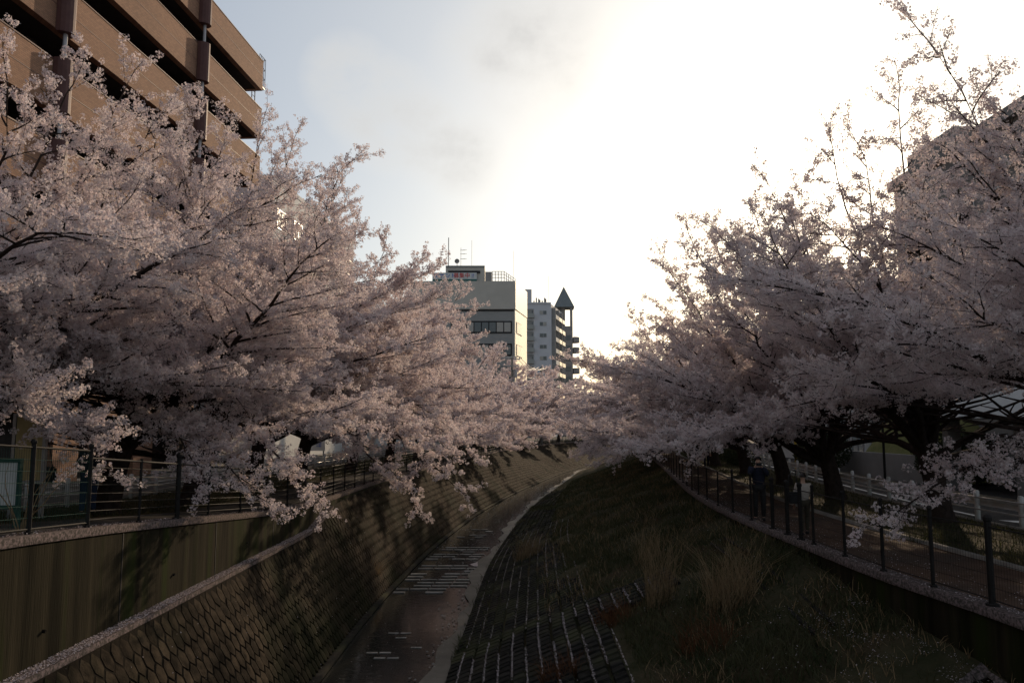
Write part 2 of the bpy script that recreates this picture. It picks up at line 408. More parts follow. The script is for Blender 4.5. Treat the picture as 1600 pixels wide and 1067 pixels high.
# channel bed
strip([lambda y: (LB(y) - .3, BED - .02), lambda y: (RB(y) + .3, BED - .02)], 'channel_bed', M_bed)

# low flow water: irregular sheet meandering in the bed
def water_edges(y):
    w = RB(y) - LB(y)
    a = LB(y) + w * (.12 + .10 * math.sin(y * .31) + .06 * math.sin(y * 1.3 + 1)) if y > 21 else LB(y) + w * (.30 + .08 * math.sin(y * 2.1))
    b = RB(y) - w * (.02 + .03 * math.sin(y * .9)) if y > 24 else RB(y) - w * (.30 + .07 * math.sin(y * 1.7))
    return a, b
yw = list(np.arange(10, 120, .35)) + list(range(120, 255, 5))
strip([lambda y: (LB(y) + .05 , BED - .008), lambda y: (RB(y) - .05, BED - .008)], 'stream_water', M_water, ysx=yw)
# dry concrete showing through / above the film: panels laid across the bed
bed = empty('bed_paving', (-3, 20, BED), label='shallow concrete bed panels and cross sills down the middle of the canal', cat='paving')
random.seed(3)
for k, y in enumerate(np.arange(12.0, 19.4, 2.45)):
    a, b = LB(y) + .06, RB(y) - .06
    p = MB()
    p.box(a, b - .1 - .25 * random.random(), y + .02, y + 2.41, BED - .05, BED - .016 + .003 * (k % 2))
    p.build('bed_panel', M_slab if k % 3 == 4 else M_bed, bed)
for y0, y1, f0, f1, pr in ((19.8, 22.6, .35, .8, .45), (27.4, 32.8, .12, .98, .86), (34.2, 37.6, .2, .95, .8), (41, 44, .3, .9, .5)):
    y = y0
    while y < y1:
        a, b = LB(y), RB(y); w = b - a
        sh = (y1 - y) / (y1 - y0) * .12
        for j in range(4):
            if random.random() > pr: continue
            x0 = a + w * (f0 - sh + (f1 - f0) * j / 4); x1 = a + w * (f0 - sh + (f1 - f0) * (j + 1) / 4) - .05
            x0 = max(x0, a + .2); x1 = min(x1, b - .4)
            if x1 - x0 < .2: continue
            MB().box(x0, x1, y, y + (.11 if y < 24 else .18), BED - .04, BED + (.006 if y < 24 else .022)).build('sill', M_slab, bed)
        y += .47 + (y - 21) * .012
strip([lambda y: (RB(y) - .32 - .16 * math.sin(y * .45) - .1 * math.sin(y * 1.9), BED + .03), lambda y: (RB(y) + .1, BED + .06)], 'bank_toe', M_bed, ysx=list(np.arange(-10, 120, .6)))
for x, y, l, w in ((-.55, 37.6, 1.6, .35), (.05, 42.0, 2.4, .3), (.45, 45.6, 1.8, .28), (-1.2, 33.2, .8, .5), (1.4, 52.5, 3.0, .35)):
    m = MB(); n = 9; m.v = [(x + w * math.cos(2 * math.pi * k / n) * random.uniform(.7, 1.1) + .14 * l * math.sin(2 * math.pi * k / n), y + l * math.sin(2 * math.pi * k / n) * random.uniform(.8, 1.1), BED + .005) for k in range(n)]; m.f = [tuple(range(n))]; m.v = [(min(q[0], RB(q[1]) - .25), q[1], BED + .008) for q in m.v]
    m.build('sky_glint_patch', M_petal, bed)  # flat pale shapes stand in for sky reflections on the water, in petal colour
# gravel and silt
rs = np.random.RandomState(5)
def pebbles(name, pts, size, m, **k):
    V = []; F = []
    base = np.array([(1, 0, 0), (0, 1, 0), (-1, 0, 0), (0, -1, 0), (0, 0, .7)])
    for p in pts:
        i = len(V); s = size * (0.4 + rs.rand() * 1.1); a = rs.rand() * 6.28; ca, sa = math.cos(a), math.sin(a)
        for b in base:
            x = b[0] * s * (0.7 + rs.rand() * .6); y = b[1] * s * (0.7 + rs.rand() * .6)
            V.append((p[0] + x * ca - y * sa, p[1] + x * sa + y * ca, p[2] + b[2] * s))
        F += [(i, i + 1, i + 4), (i + 1, i + 2, i + 4), (i + 2, i + 3, i + 4), (i + 3, i, i + 4)]
    o = link(name, np_mesh(name, V, F, m)); tag(o, **k); return o
pp = []
for _ in range(900):
    y = 12 + rs.rand() ** 1.3 * 60; x = RB(y) - abs(rs.randn()) * .35 - .05
    if x > LB(y): pp.append((x, y, BED + .02))
for _ in range(500):
    y = 33 + rs.rand() * 45; x = LB(y) + rs.rand() * (RB(y) - LB(y)); pp.append((x, y, BED))
pebbles('gravel', pp, .032, M_slab, label='loose stones and silt along the foot of the grassy bank', cat='gravel', kind='stuff')

# ------------------------------------------------------------------ left canal wall
wall = empty('canal_wall', (-5.9, 20, -3.1), label='stained concrete canal wall with a sloping scale-block face on the left', cat='wall')
strip([lambda y: (LB(y), BED - .1), lambda y: (LB(y) + .0, BED), lambda y: (LT(y) + .2 - .0, LEDGE(y))], 'slope_face', M_joint, kind=None, parent=wall)
strip([lambda y: (LT(y) + .22, LEDGE(y) + .012), lambda y: (LT(y) - .01, LEDGE(y) + .012)], 'ledge', M_coping, kind=None, parent=wall, ysx=list(np.arange(-10, 26.5, .5)))
strip([lambda y: (LT(y) + .235, LEDGE(y) - .10), lambda y: (LT(y) + .235, LEDGE(y) + .012), lambda y: (LT(y) + .22, LEDGE(y) + .0125)], 'ledge_lip', M_coping, kind=None, parent=wall, ysx=list(np.arange(-10, 26.5, .5)))
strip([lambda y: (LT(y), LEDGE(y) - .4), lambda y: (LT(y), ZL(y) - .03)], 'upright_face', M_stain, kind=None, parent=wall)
strip([lambda y: (LT(y) + .03, ZL(y) - .06), lambda y: (LT(y) + .03, ZL(y) + .05), lambda y: (LT(y) - .32, ZL(y) + .05), lambda y: (LT(y) - .32, ZL(y) - .1)], 'coping', M_coping, kind=None, parent=wall)
strip([lambda y: (LB(y) + .13, BED + .01), lambda y: (LB(y) + .13, BED + .09), lambda y: (LB(y) - .05, BED + .09)], 'toe_kerb', M_bblock, kind=None, parent=wall)
# hexagonal blocks on slope
def hex_mesh(hw, hh, t=.055):
    b = []; ring = [(-hw, -.4 * hh), (0, -hh), (hw, -.4 * hh), (hw, .4 * hh), (0, hh), (-hw, .4 * hh)]
    V = [(x, y, 0) for x, y in ring] + [(x * .90, y * .90, t) for x, y in ring] + [(0, -.1 * hh, t * 1.25)]
    F = [(j, (j + 1) % 6, 6 + (j + 1) % 6, 6 + j) for j in range(6)]
    m = MB(); m.v = V; m.f = F + [(6 + j, 6 + (j + 1) % 6, 12) for j in range(6)]
    return m
HP, VP = .27, .30    # pitch along / up the slope
hexm = hex_mesh(HP * .475, VP / 1.4 * .95, .035).mesh('wall_block', M_block)
HV = np.array([v.co[:] for v in hexm.vertices]); HFt = [tuple(p.vertices) for p in hexm.polygons]
places = []
for k in range(int((120 + 2) / HP)):
    y = -1 + k * HP
    for r in range(0, 14):
        yy = y + (HP / 2 if r % 2 else 0)
        x0, x1, z1 = LB(yy), LT(yy) + .2, LEDGE(yy) - .06
        L = math.hypot(x1 - x0, z1 - BED); s = .25 + r * VP
        if s > L - .12: continue
        if yy > 75 and (r % 1): continue
        t = s / L; p = Vector((x0 + (x1 - x0) * t, yy, BED + (z1 - BED) * t))
        up = Vector((x1 - x0, 0, z1 - BED)).normalized()
        al = Vector(((LB(yy + .5) - LB(yy - .5)), 1, 0)).normalized()
        nn = al.cross(up).normalized()
        if nn.x < 0: nn = -nn
        up2 = nn.cross(al).normalized()
        if up2.z < 0: up2 = -up2
        al2 = up2.cross(nn)
        M3 = Matrix((al2, up2, nn)).transposed()
        places.append((p, M3))
random.seed(9)
def visible_px(p):
    d = Vector(p) - Vector((0, 0, 2.4)); c = R(6.17)
    f = d.y * math.cos(c) + d.z * math.sin(c); u = -d.y * math.sin(c) + d.z * math.cos(c)
    if f < .5: return None
    x = 800 + d.x / f * 1244; y = 533.5 - u / f * 1244
    return (x, y) if -10 < x < 1610 and -10 < y < 1077 else None
vis = [q for q in places if visible_px(q[0])]
vis.sort(key=lambda q: (q[0] - Vector((0, 0, 2.4))).length)
near = set(id(q) for q in vis[:300])
farV = []; farF = []
for q in places:
    p, M3 = q
    j = M3 @ Euler((random.uniform(-.05, .05), random.uniform(-.05, .05), random.uniform(-.03, .03))).to_matrix()
    if id(q) in near:
        o = bpy.data.objects.new('block', hexm); COL.objects.link(o); o.parent = wall
        o.matrix_parent_inverse = Matrix.Translation(-wall.location)
        o.matrix_basis = Matrix.Translation(p) @ j.to_4x4()
    else:
        i = len(farV); A = np.array(j)
        farV.extend((HV @ A.T + np.array(p)).tolist())
        farF += [tuple(a + i for a in f) for f in HFt]
fm = MB(); fm.v = farV; fm.f = farF
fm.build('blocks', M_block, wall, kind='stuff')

# ------------------------------------------------------------------ right bank
def bank_z(x, y):
    t = (x - RB(y)) / (RT(y) + .0 - RB(y))
    return BED + .05 + (ZBT(y) - BED - .05) * min(max(t, 0), 1.0)
NB = 26
def bcol(j):
    t = j / NB
    def f(y):
        x = RB(y) + (RT(y) - RB(y)) * t
        b = .07 * math.sin(x * 2.1 + y * .7) + .06 * math.sin(y * 1.7 - x) + .04 * math.sin(x * 5 + y * 3.1)
        k = 0 if t < .02 else (min(1, max(0, (x - RB(y) - 2.2) / 1.5)) if y < 20 else min(1, t * 2.5))
        return x, bank_z(x, y) + b * k - .05
    return f
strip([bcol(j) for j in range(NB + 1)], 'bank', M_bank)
# block rows on the lower bank
bank_obj = empty('bank_revetment', (0, 17, -2.5), label='rows of interlocking concrete blocks with petals in the joints on the right bank', cat='revetment')
def frustum(w, l, h):
    m = MB(); m.v = [(-w, -l, 0), (w, -l, 0), (w, l, 0), (-w, l, 0), (-w * .86, -l * .88, h), (w * .86, -l * .88, h), (w * .80, l * .9, h * .8), (-w * .80, l * .9, h * .8)]
    m.f = [(4, 5, 6, 7), (0, 1, 5, 4), (1, 2, 6, 5), (2, 3, 7, 6), (3, 0, 4, 7)]
    return m
RW, RL = .285, .30
fr = frustum(RW * .44, RL * .46, .055).mesh('block', M_bblock)
FV = np.array([v.co[:] for v in fr.vertices]); FF = [tuple(p.vertices) for p in fr.polygons]
bp = []
slope = lambda y: math.atan2(ZBT(y) - BED, RT(y) - RB(y))
for k in range(int(62 / RL)):
    y = 4 + k * RL
    nr = 18 if y < 19.4 else 13
    for r in range(nr):
        x = RB(y) + .22 + r * RW
        yy = y + (RL / 2 if r % 2 else 0)
        if y < 17.7 and x > 2.1: continue
        if y >= 19.4:
            if x - RB(y) > 3.2 - (y - 19.4) * .035: continue
            cover = .5 + .5 * math.sin(x * 1.3 + y * .35) * math.cos(y * .21 + x)
            if cover > .86: continue
        bp.append((Vector((x, yy, bank_z(x, yy) + (.05 if y < 19.4 else -.02))), slope(yy)))
# lattice at lower right
visb = [q for q in bp if visible_px(q[0])]
visb.sort(key=lambda q: (q[0] - Vector((0, 0, 2.4))).length)
nearb = set(id(q) for q in visb[:300])
gv = []; gf = []
for q in bp:
    p, s = q; j = Euler((random.uniform(-.06, .06), -s + random.uniform(-.06, .06), random.uniform(-.04, .04))).to_matrix()
    if id(q) in nearb:
        o = bpy.data.objects.new('block', fr); COL.objects.link(o); o.parent = bank_obj; o.matrix_parent_inverse = Matrix.Translation(-bank_obj.location)
        o.matrix_basis = Matrix.Translation(p) @ j.to_4x4()
    else:
        i = len(gv); gv.extend((FV @ np.array(j).T + np.array(p)).tolist()); gf += [tuple(a + i for a in f) for f in FF]
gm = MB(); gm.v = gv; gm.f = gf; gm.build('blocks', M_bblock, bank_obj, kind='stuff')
# edge beam of the near panel
eb = MB()
for a, b in (((-1.3, 19.55), (3.4, 19.3)),):
    n = 12
    for i in range(n):
        t0, t1 = i / n, (i + 1) / n
        xa, ya = a[0] + (b[0] - a[0]) * t0, a[1] + (b[1] - a[1]) * t0; xb, yb = a[0] + (b[0] - a[0]) * t1, a[1] + (b[1] - a[1]) * t1
        eb.tube([(xa, ya, bank_z(xa, ya) + .03), (xb, yb, bank_z(xb, yb) + .03)], .07, 4)
eb.build('edge_beam', M_bblock, bank_obj)
# concrete lattice frame lower right
lat = empty('lattice_frame', (5.2, 9.5, -1.2), label='square concrete lattice frame on the bank at the lower right corner', cat='lattice')
def bar(m, x0, y0, x1, y1, r=.055):
    n = 5
    m.tube([(x0 + (x1 - x0) * i / n, y0 + (y1 - y0) * i / n, bank_z(x0 + (x1 - x0) * i / n, y0 + (y1 - y0) * i / n) + .05) for i in range(n + 1)], r, 4)
for i in range(6):
    m = MB(); x = 3.6 + i * .5; bar(m, x, 5, x, 10.7 - (6.1 - x) * .55); m.build('rib', M_coping, lat)
for i in range(9):
    m = MB(); y = 10.6 - i * .55; bar(m, max(3.6, 6.1 - (10.7 - y) / .55), y, 6.1, y); m.build('cross_rib', M_coping, lat)
m = MB(); bar(m, 3.4, 9.2, 6.15, 10.8, .075); m.build('edge_rib', M_coping, lat)
# near retaining kerb wall below the right fence
rw = empty('retaining_wall', (6.1, 12, -.5), label='low dark concrete retaining wall under the right-hand fence', cat='wall')
strip([lambda y: (RT(y) - .02, min(ZBT(y) - .5, -.4)), lambda y: (RT(y) - .02, .03)], 'face', M_stain, kind=None, parent=rw)
strip([lambda y: (RT(y) - .05, -.06), lambda y: (RT(y) - .05, .06), lambda y: (RT(y) + .27, .06), lambda y: (RT(y) + .27, -.1)], 'coping', M_coping, kind=None, parent=rw)
# weep pipes and panel joints on the left upright wall
for y in (8.5, 12.4, 16.3, 20.2):
    MB().box(LT(y) - .02, LT(y) + .008, y - .012, y + .012, LEDGE(y) + .02, ZL(y) - .07).build('panel_joint', M_black, wall)
for y in (10.4, 14.3, 18.2, 29.5, 34.0, 38.5, 43, 48):
    z = -.15 if y < 24 else -1.6
    x = LT(y) if y < 24 else LB(y) + (LT(y) + .2 - LB(y)) * (z - BED) / (LEDGE(y) - BED)
    MB().tube([(x - .05, y, z), (x + .04, y, z - .01)], .022, 8).build('weep_pipe', M_bblock, wall)
# two short petal-covered sills on the bank under the fence
for (a, b, lab) in (((5.35, 20.4), (5.3, 18.2), 'narrow petal-covered concrete sill below the standing photographer'), ((5.2, 17.0), (5.2, 13.2), 'longer petal-covered concrete sill halfway below the right fence')):
    m = MB()
    for dx in (0, -.35):
        m.tube([(a[0] + dx, a[1], bank_z(a[0] + dx, a[1]) + .02), (b[0] + dx, b[1], bank_z(b[0] + dx, b[1]) + .02)], .045, 4)
    m.build('sill', M_bblock, label=lab, cat='sill')

# ------------------------------------------------------------------ fences
def post_mesh(h, r, cap, n=8):
    m = MB(); m.tube([(0, 0, -.05), (0, 0, h)], r, n)
    if cap: m.sphere((0, 0, h + .03), r * 1.35, 8, 5)
    m.tube([(0, 0, 0), (0, 0, .03)], r * 1.9, 8)
    return m.mesh('post', M_fence)
PM = post_mesh(1.02, .024, False); PMC = post_mesh(1.10, .045, True); PMT = post_mesh(1.12, .03, True)
def rail_along(f, z, y0, y1, r, step=1.5, n=5):
    m = MB(); yy = list(np.arange(y0, y1, step)) + [y1]
    m.tube([(f(y)[0], y, f(y)[1] + z) for y in yy], r, n); return m
# left: near mesh fence and far bar fence
fl = lambda y: (LT(y) - .14, ZL(y) + .05)
meshf = empty('mesh_fence', (*fl(9)[:1], 9, ZL(9)), label='tall wire mesh fence on the wall top at the far left', cat='fence')
for y in (6.6, 7.9, 9.0, 10.2, 11.6):
    link('post', PMT, meshf, loc=(fl(y)[0], y, fl(y)[1]))
for z in (1.08, .06): rail_along(fl, z, 5, 11.6, .014, .6).build('rail', M_fence, meshf)
for k in range(7): rail_along(fl, .2 + k * .145, 5, 11.6, .0035, .6, 4).build('wire', M_fgreen, meshf)
m = MB()
for y in np.arange(5.05, 11.6, .05): m.tube([(fl(y)[0] + .004, y, fl(y)[1] + .06), (fl(y)[0] + .004, y, fl(y)[1] + 1.08)], .0022, 3, False)
m.build('vertical_wires', M_fgreen, meshf, kind='stuff')
barf = empty('bar_fence', (*fl(30)[:1], 30, 0), label='dark fence of thin horizontal bars along the left walkway', cat='fence')
yy = 13.2; Lposts = []
while yy < 150:
    Lposts.append(yy); yy += 1.5 if yy < 16 else (1.9 if yy < 60 else 2.4)
for y in Lposts: link('post', PMC if abs(y - 14.7) < .1 else PM, barf, loc=(fl(y)[0], y, fl(y)[1]))
for k in range(8): rail_along(fl, .10 + k * .125, 11.6, 60, .007 if k < 7 else .016, 1.0, 5).build('rail', M_fence, barf)
for k in range(5): rail_along(fl, .10 + k * .219, 60, 150, .013, 3, 4).build('rail', M_fence, barf)
# right: mesh fence with capped posts
frr = lambda y: (RT(y) + .10, .06)
rf = empty('wire_fence', (6.1, 20, 0), label='dark fence with ball-capped posts and fine wire mesh beside the right path', cat='fence')
rp = [7.0, 8.9, 10.85, 12.1, 13.4, 14.9, 16.4, 17.1, 17.9, 18.9, 20.6, 22.5]
y = 24.5
while y < 140: rp.append(y); y += 2.0 if y < 60 else 3
for y in rp: link('post', PMC if y in (10.85, 17.9, 18.9, 17.1) else (PMT if y < 24 else PM), rf, loc=(frr(y)[0], y, frr(y)[1]))
for k, z in enumerate((.08, .24, .40, .56, .72, .88, 1.02)): rail_along(frr, z, 5, 60, .0035 if 0 < k < 6 else .010, 1.0, 5).build('rail', M_fence, rf)
for z in (.1, .55, 1.0): rail_along(frr, z, 60, 140, .012, 3, 4).build('rail', M_fence, rf)
m = MB()
for y in np.arange(5.02, 30, .055): m.tube([(frr(y)[0] + .004, y, .14), (frr(y)[0] + .004, y, 1.08)], .0022, 3, False)
m.build('mesh_wires', M_fence, rf, kind='stuff')

# guardrails
def guardrail(f, y0, y1, step, label, side):
    g = empty('guardrail', (f(y0)[0], y0, f(y0)[1]), label=label, cat='guardrail')
    pm = MB().tube([(0, 0, -.1), (0, 0, .78)], .07, 8).sphere((0, 0, .78), .07, 8, 4, .5).mesh('post', M_white, True)
    y = y0
    while y < y1:
        link('post', pm, g, loc=(f(y)[0], y, f(y)[1])); y += step
    yy = list(np.arange(y0, y1, 2.0))
    # corrugated beam section
    prof = [(.0, .70), (.045, .66), (.045, .60), (.012, .56), (.045, .52), (.045, .46), (.0, .42)]
    m = MB(); n = len(prof)
    for y in yy:
        for dx, z in prof: m.v.append((f(y)[0] + side * (.075 + dx), y, f(y)[1] + z))
    for i in range(len(yy) - 1):
        for j in range(n - 1):
            a = i * n + j; m.f.append((a, a + 1, a + n + 1, a + n))
    m.build('beam', M_white, g, smooth=False)
    m = MB(); m.tube([(f(y)[0] - side * .09, y, f(y)[1] + .64) for y in yy], .022, 6); m.build('pipe', M_white, g)
    m = MB(); m.tube([(f(y)[0] - side * .09, y, f(y)[1] + .34) for y in yy], .022, 6); m.build('pipe', M_white, g)
    return g
guardrail(lambda y: (LT(y) - 6.6, ZL(y)), 9.5, 110, 1.9, 'white steel guardrail between the trees and the road on the left', -1)
guardrail(lambda y: (RT(y) + 6.3, -.05), 10.0, 110, 1.9, 'white steel guardrail between the cherry trunks and the road on the right', 1)

# ------------------------------------------------------------------ brick building (upper left)
def face_building_brick():
    C = Vector((-17.95, 55.0)); d = Vector((-.068, -1.0)).normalized(); nrm_ = Vector((1, -.068)).normalized()  # face normal (to canal)
    Lf = 75.0; TOP = 28.6; FH = 3.55
    g = empty('brick_building', (C.x, C.y, 0), label='tall brown brick building with dark open storeys and maroon half-round bays', cat='building')
    def P(s, o): v = C + d * s + nrm_ * o; return (v.x, v.y)
    # core (recessed dark)
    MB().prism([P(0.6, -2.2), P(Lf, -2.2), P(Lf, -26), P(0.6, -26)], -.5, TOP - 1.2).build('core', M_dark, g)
    for k in range(8):
        z1 = TOP - k * FH; z0 = z1 - 2.15
        if z0 < 3: break
        MB().prism([P(0, 0), P(Lf, 0), P(Lf, -.35), P(.0, -.35)], z0, z1).build('parapet', M_brick, g)
        MB().prism([P(0, -.351), P(.35, -.351), P(.35, -26), P(0, -26)], z0, z1).build('end_parapet', M_brick, g)
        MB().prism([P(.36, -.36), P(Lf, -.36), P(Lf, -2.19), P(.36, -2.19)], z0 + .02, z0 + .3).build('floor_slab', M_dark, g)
        MB().prism([P(-.01, .012), P(Lf, .012), P(Lf, -.0), P(-.01, -.0)], z0 + 1.05, z0 + 1.08).build('joint_strip', M_brown, g)
        MB().prism([P(-.02, .03), P(Lf, .03), P(Lf, -.4), P(-.02, -.4)], z1 + .003, z1 + .06).build('capping', M_brown, g)
        for s in (9.6, 22.3, 35.0, 47.7):
            m = MB(); c = C + d * s + nrm_ * .02; pts = []
            for a in range(0, 181, 20):
                t = R(a); v = c + d * (-.42 * math.cos(t)) + nrm_ * (.55 * math.sin(t)); pts.append((v.x, v.y))
            m.prism(pts, z0 - .1, z1 + .12); m.build('bay', M_brown, g)
            v = c + nrm_ * .18
            MB().tube([(v.x, v.y, z1), (v.x, v.y, z1 + 1.5)], .09, 8).build('pipe', M_pipe, g)
        for s in np.arange(3, Lf, 6.3):
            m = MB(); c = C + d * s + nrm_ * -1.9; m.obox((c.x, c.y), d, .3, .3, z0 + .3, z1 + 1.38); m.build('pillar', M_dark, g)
    # lower floors: brick piers and wall
    z = TOP - 7 * FH - 2.0
    for s in np.arange(1.2, Lf, 6.35):
        c = C + d * s + nrm_ * -.3; MB().obox((c.x, c.y), d, .9, .3, -.5, 2.88).build('pier', M_brick, g)
    MB().prism([P(0, -.02), P(Lf, -.02), P(Lf, -.36), P(0, -.36)], 2.9, 3.9).build('fascia', M_brick, g)
    MB().prism([P(14, -.9), P(Lf, -.9), P(Lf, -1.1), P(14, -1.1)], -.4, 2.88).build('shopfront_wall', M_dark, g)
    # rooftop corner railing and ladder cage
    m = MB(); zt = TOP + .06
    pts = [P(.2, -.2), P(-.9, -.2), P(-.9, -2.2), P(.2, -2.2)]
    for a, b in zip(pts[:-1], pts[1:]):
        for zz in (-1.6, -1.0, -.3, .5): m.tube([(*a, zt + zz), (*b, zt + zz)], .03, 4)
        for t in np.linspace(0, 1, 5):
            q = (a[0] + (b[0] - a[0]) * t, a[1] + (b[1] - a[1]) * t); m.tube([(*q, zt - 1.6), (*q, zt + .5)], .022, 4)
    m.build('balcony_railing', M_steel, g)
    m = MB(); m.prism([P(0, -.2), P(-.95, -.2), P(-.95, -2.2), P(0, -2.2)], zt - 1.75, zt - 1.62); m.build('balcony_floor', M_steel, g)
    m = MB()
    for s in (-.05, -.6):
        q = P(s, -.8); m.tube([(*q, zt - 5.3), (*q, zt - 1.7)], .04, 5)
    for zz in np.arange(-5.2, -1.7, .35): m.tube([(*P(-.05, -.8), zt + zz), (*P(-.6, -.8), zt + zz)], .025, 4)
    m.build('ladder', M_steel, g)
face_building_brick()

# generic building helpers
def facade_windows(g, A, B, z0, dz, floors, cols, win_w, win_h, mat_f, mat_g, out=.0, skip=None, off=0.0, s0=.0, s1=1.0):
    A = Vector(A); B = Vector(B); d = (B - A); L = d.length; d.normalize(); n = Vector((d.y, -d.x))
    for f in range(floors):
        for c in range(cols):
            if skip and skip(f, c): continue
            s = L * (s0 + (s1 - s0) * (c + .5) / cols); zc = z0 + f * dz
            m = MB(); cx = A + d * s + n * (off + .03)
            w, h = win_w / 2, win_h / 2
            for (a0, a1, b0, b1) in ((-w - .07, w + .07, h, h + .07), (-w - .07, w + .07, -h - .09, -h), (-w - .07, -w, -h, h), (w, w + .07, -h, h), (-.03, .03, -h, h)):
                p0 = cx + d * ((a0 + a1) / 2); m.obox((p0.x, p0.y), d, (a1 - a0) / 2, .05, zc + b0, zc + b1)
            fr_ = m.build('window', mat_f, g)
            m = MB(); p0 = cx - n * .02; m.obox((p0.x, p0.y), d, w - .001, .02, zc - h + .001, zc + h - .001)
            pn = link('pane', m.mesh('pane', mat_g(f, c) if callable(mat_g) else mat_g), fr_)
def poly_building(name, poly, z1, m, label, cat='building', roof=True, z0=-.5):
    g = empty(name, (poly[0][0], poly[0][1], 0), label=label, cat=cat)
    MB().prism(poly, z0, z1).build('wall', m, g)
    if roof:
        c = Vector((sum(p[0] for p in poly) / len(poly), sum(p[1] for p in poly) / len(poly)))
        pl = [tuple(c + (Vector(p) - c) * 1.006) for p in poly]
        MB().prism(pl, z1 + .003, z1 + .35).build('parapet', m, g)
    return g
def text_obj(s, size, m, loc, rot, parent, vertical=False):
    c = bpy.data.curves.new('lettering', 'FONT'); c.body = '\n'.join(s) if vertical else s; c.size = size; c.extrude = .02; c.materials.append(m)
    c.align_x = 'CENTER'; c.align_y = 'CENTER'; c.space_line = .9
    o = bpy.data.objects.new('lettering', c); COL.objects.link(o)
    bpy.context.view_layer.update()
    me = bpy.data.meshes.new_from_object(o.evaluated_get(bpy.context.evaluated_depsgraph_get()))
    bpy.data.objects.remove(o)
    return link('lettering', me, parent, loc=loc, rot=rot)

# pale building just beyond the brick one
g = poly_building('pale_building', [(-18.5, 60), (-16.6, 82), (-34, 84), (-36, 60)], 21.5, M_pale, 'pale grey block standing just beyond the brown brick building')
facade_windows(g, (-18.5, 60), (-16.6, 82), 3.2, 3.1, 6, 6, 1.8, 1.4, M_steel, M_glass)

# office building
A0 = (-15.5, 120.0); A1 = (.35, 120.0); A2 = (2.3, 129.5); A3 = (-14, 130.5)
ob = empty('office_building', (.3, 120, 0), label='grey office block with cream side wall and rooftop tenant banner', cat='building')
MB().prism([A0, A1, A2, A3], -.5, 20.3).build('wall', M_odark, ob)
MB().prism([(A0[0], A0[1] - .25), (A1[0] + .1, A1[1] - .25), (A2[0] + .12, A2[1] + .1), A3], 20.303, 24.6).build('crown_wall', M_olive, ob)
# cream side cladding
dv = (Vector(A2) - Vector(A1)).normalized(); nv = Vector((dv.y, -dv.x))
pA = Vector(A1) + nv * .14 + dv * .02; pB = Vector(A2) + nv * .14
MB().prism([tuple(Vector(A1) + nv * .005), tuple(pA), tuple(pB), tuple(Vector(A2) + nv * .005)], -.5, 20.2).build('side_cladding', M_beige, ob)
pA2 = Vector((A1[0] + .1, A1[1] - .25)); pB2 = Vector((A2[0] + .12, A2[1] + .1)); d2 = (pB2 - pA2).normalized(); n2 = Vector((d2.y, -d2.x))
MB().prism([tuple(pA2 + n2 * .004), tuple(pA2 + n2 * .09), tuple(pB2 + n2 * .09), tuple(pB2 + n2 * .004)], 20.31, 24.6).build('side_cladding', M_beige, ob)
MB().box(A0[0], A1[0] - .1, 119.90, 119.996, 20.0, 20.22).build('shadow_gap', M_black, ob)
for f in range(5):
    zc = 17.55 - f * 3.45
    MB().box(-9.3, A1[0] - .35, 119.93, 119.995, zc - .95, zc + .95).build('window_band', M_black, ob)
    for c in range(8):
        x1 = A1[0] - .55 - c * 1.13; x0 = x1 - .98
        if f == 1 and c in (2,): continue
        lit = (f * 5 + c * 3) % 7 in (0, 1, 3)
        w = MB().box(x0, x1, 119.86, 119.925, zc - .72, zc + .72).build('window', M_glassl if lit else M_glass, ob)
    # side windows
    q0 = pA + dv * 1.0; q1 = pA + dv * 5.2
    MB().prism([tuple(q0), tuple(q0 + nv * .05), tuple(q1 + nv * .05), tuple(q1)], zc - .85, zc + .95).build('window_band', M_black, ob)
    for c in range(4):
        r0 = q0 + dv * (.08 + c * 1.03) + nv * .055; r1 = r0 + dv * .93
        MB().prism([tuple(r0), tuple(r0 + nv * .03), tuple(r1 + nv * .03), tuple(r1)], zc - .75, zc + .85).build('window', M_glassl, ob)
# rooftop
MB().box(-10.2, -4.2, 120.6, 125, 24.61, 26.9).build('plant_room', M_olive, ob)
MB().box(-10.2, -4.2, 120.5, 125.1, 26.905, 27.15).build('plant_room_roof', M_slate, ob)
MB().box(-9.8, -4.9, 120.45, 120.59, 25.95, 26.35).build('louvre', M_black, ob)
bn = empty('tenant_banner', (-9, 119.6, 24.7), label='long white rooftop banner with red and blue Japanese lettering on the office block', cat='banner')
MB().box(-12.2, -5.4, 120.25, 120.3, 25.0, 26.0).build('sheet', M_board, bn)
MB().box(-12.2, -5.4, 120.24, 120.31, 24.65, 24.99).build('lower_strip', M_teal, bn)
text_obj('テナント', .85, M_blue, (-10.3, 120.23, 25.5), (R(90), 0, 0), bn)
text_obj('募集中', .85, M_red, (-7.7, 120.23, 25.5), (R(90), 0, 0), bn)
text_obj('!!', .85, M_blue, (-6.0, 120.23, 25.5), (R(90), 0, 0), bn)
MB().box(-4.1, -3.1, 120.6, 121.4, 24.61, 26.2).build('cooling_unit', M_apdark, ob)
m = MB()
for x in np.linspace(-3.0, -1.2, 5): m.tube([(x, 120.1, 24.6), (x, 120.1, 26.15)], .05, 4)
for z in (25.2, 25.7, 26.15):
    m.tube([(-3.0, 120.1, z), (-1.2, 120.1, z)], .045, 4)
for t in np.linspace(0, 1, 6):
    x, y = -1.2 + 1.7 * t, 120.1 + 6 * t; m.tube([(x, y, 24.6), (x, y, 26.15)], .05, 4)
for z in (25.2, 25.7, 26.15): m.tube([(-1.2, 120.1, z), (.5, 126.1, z)], .045, 4)
m.build('roof_fence', M_steel, ob)
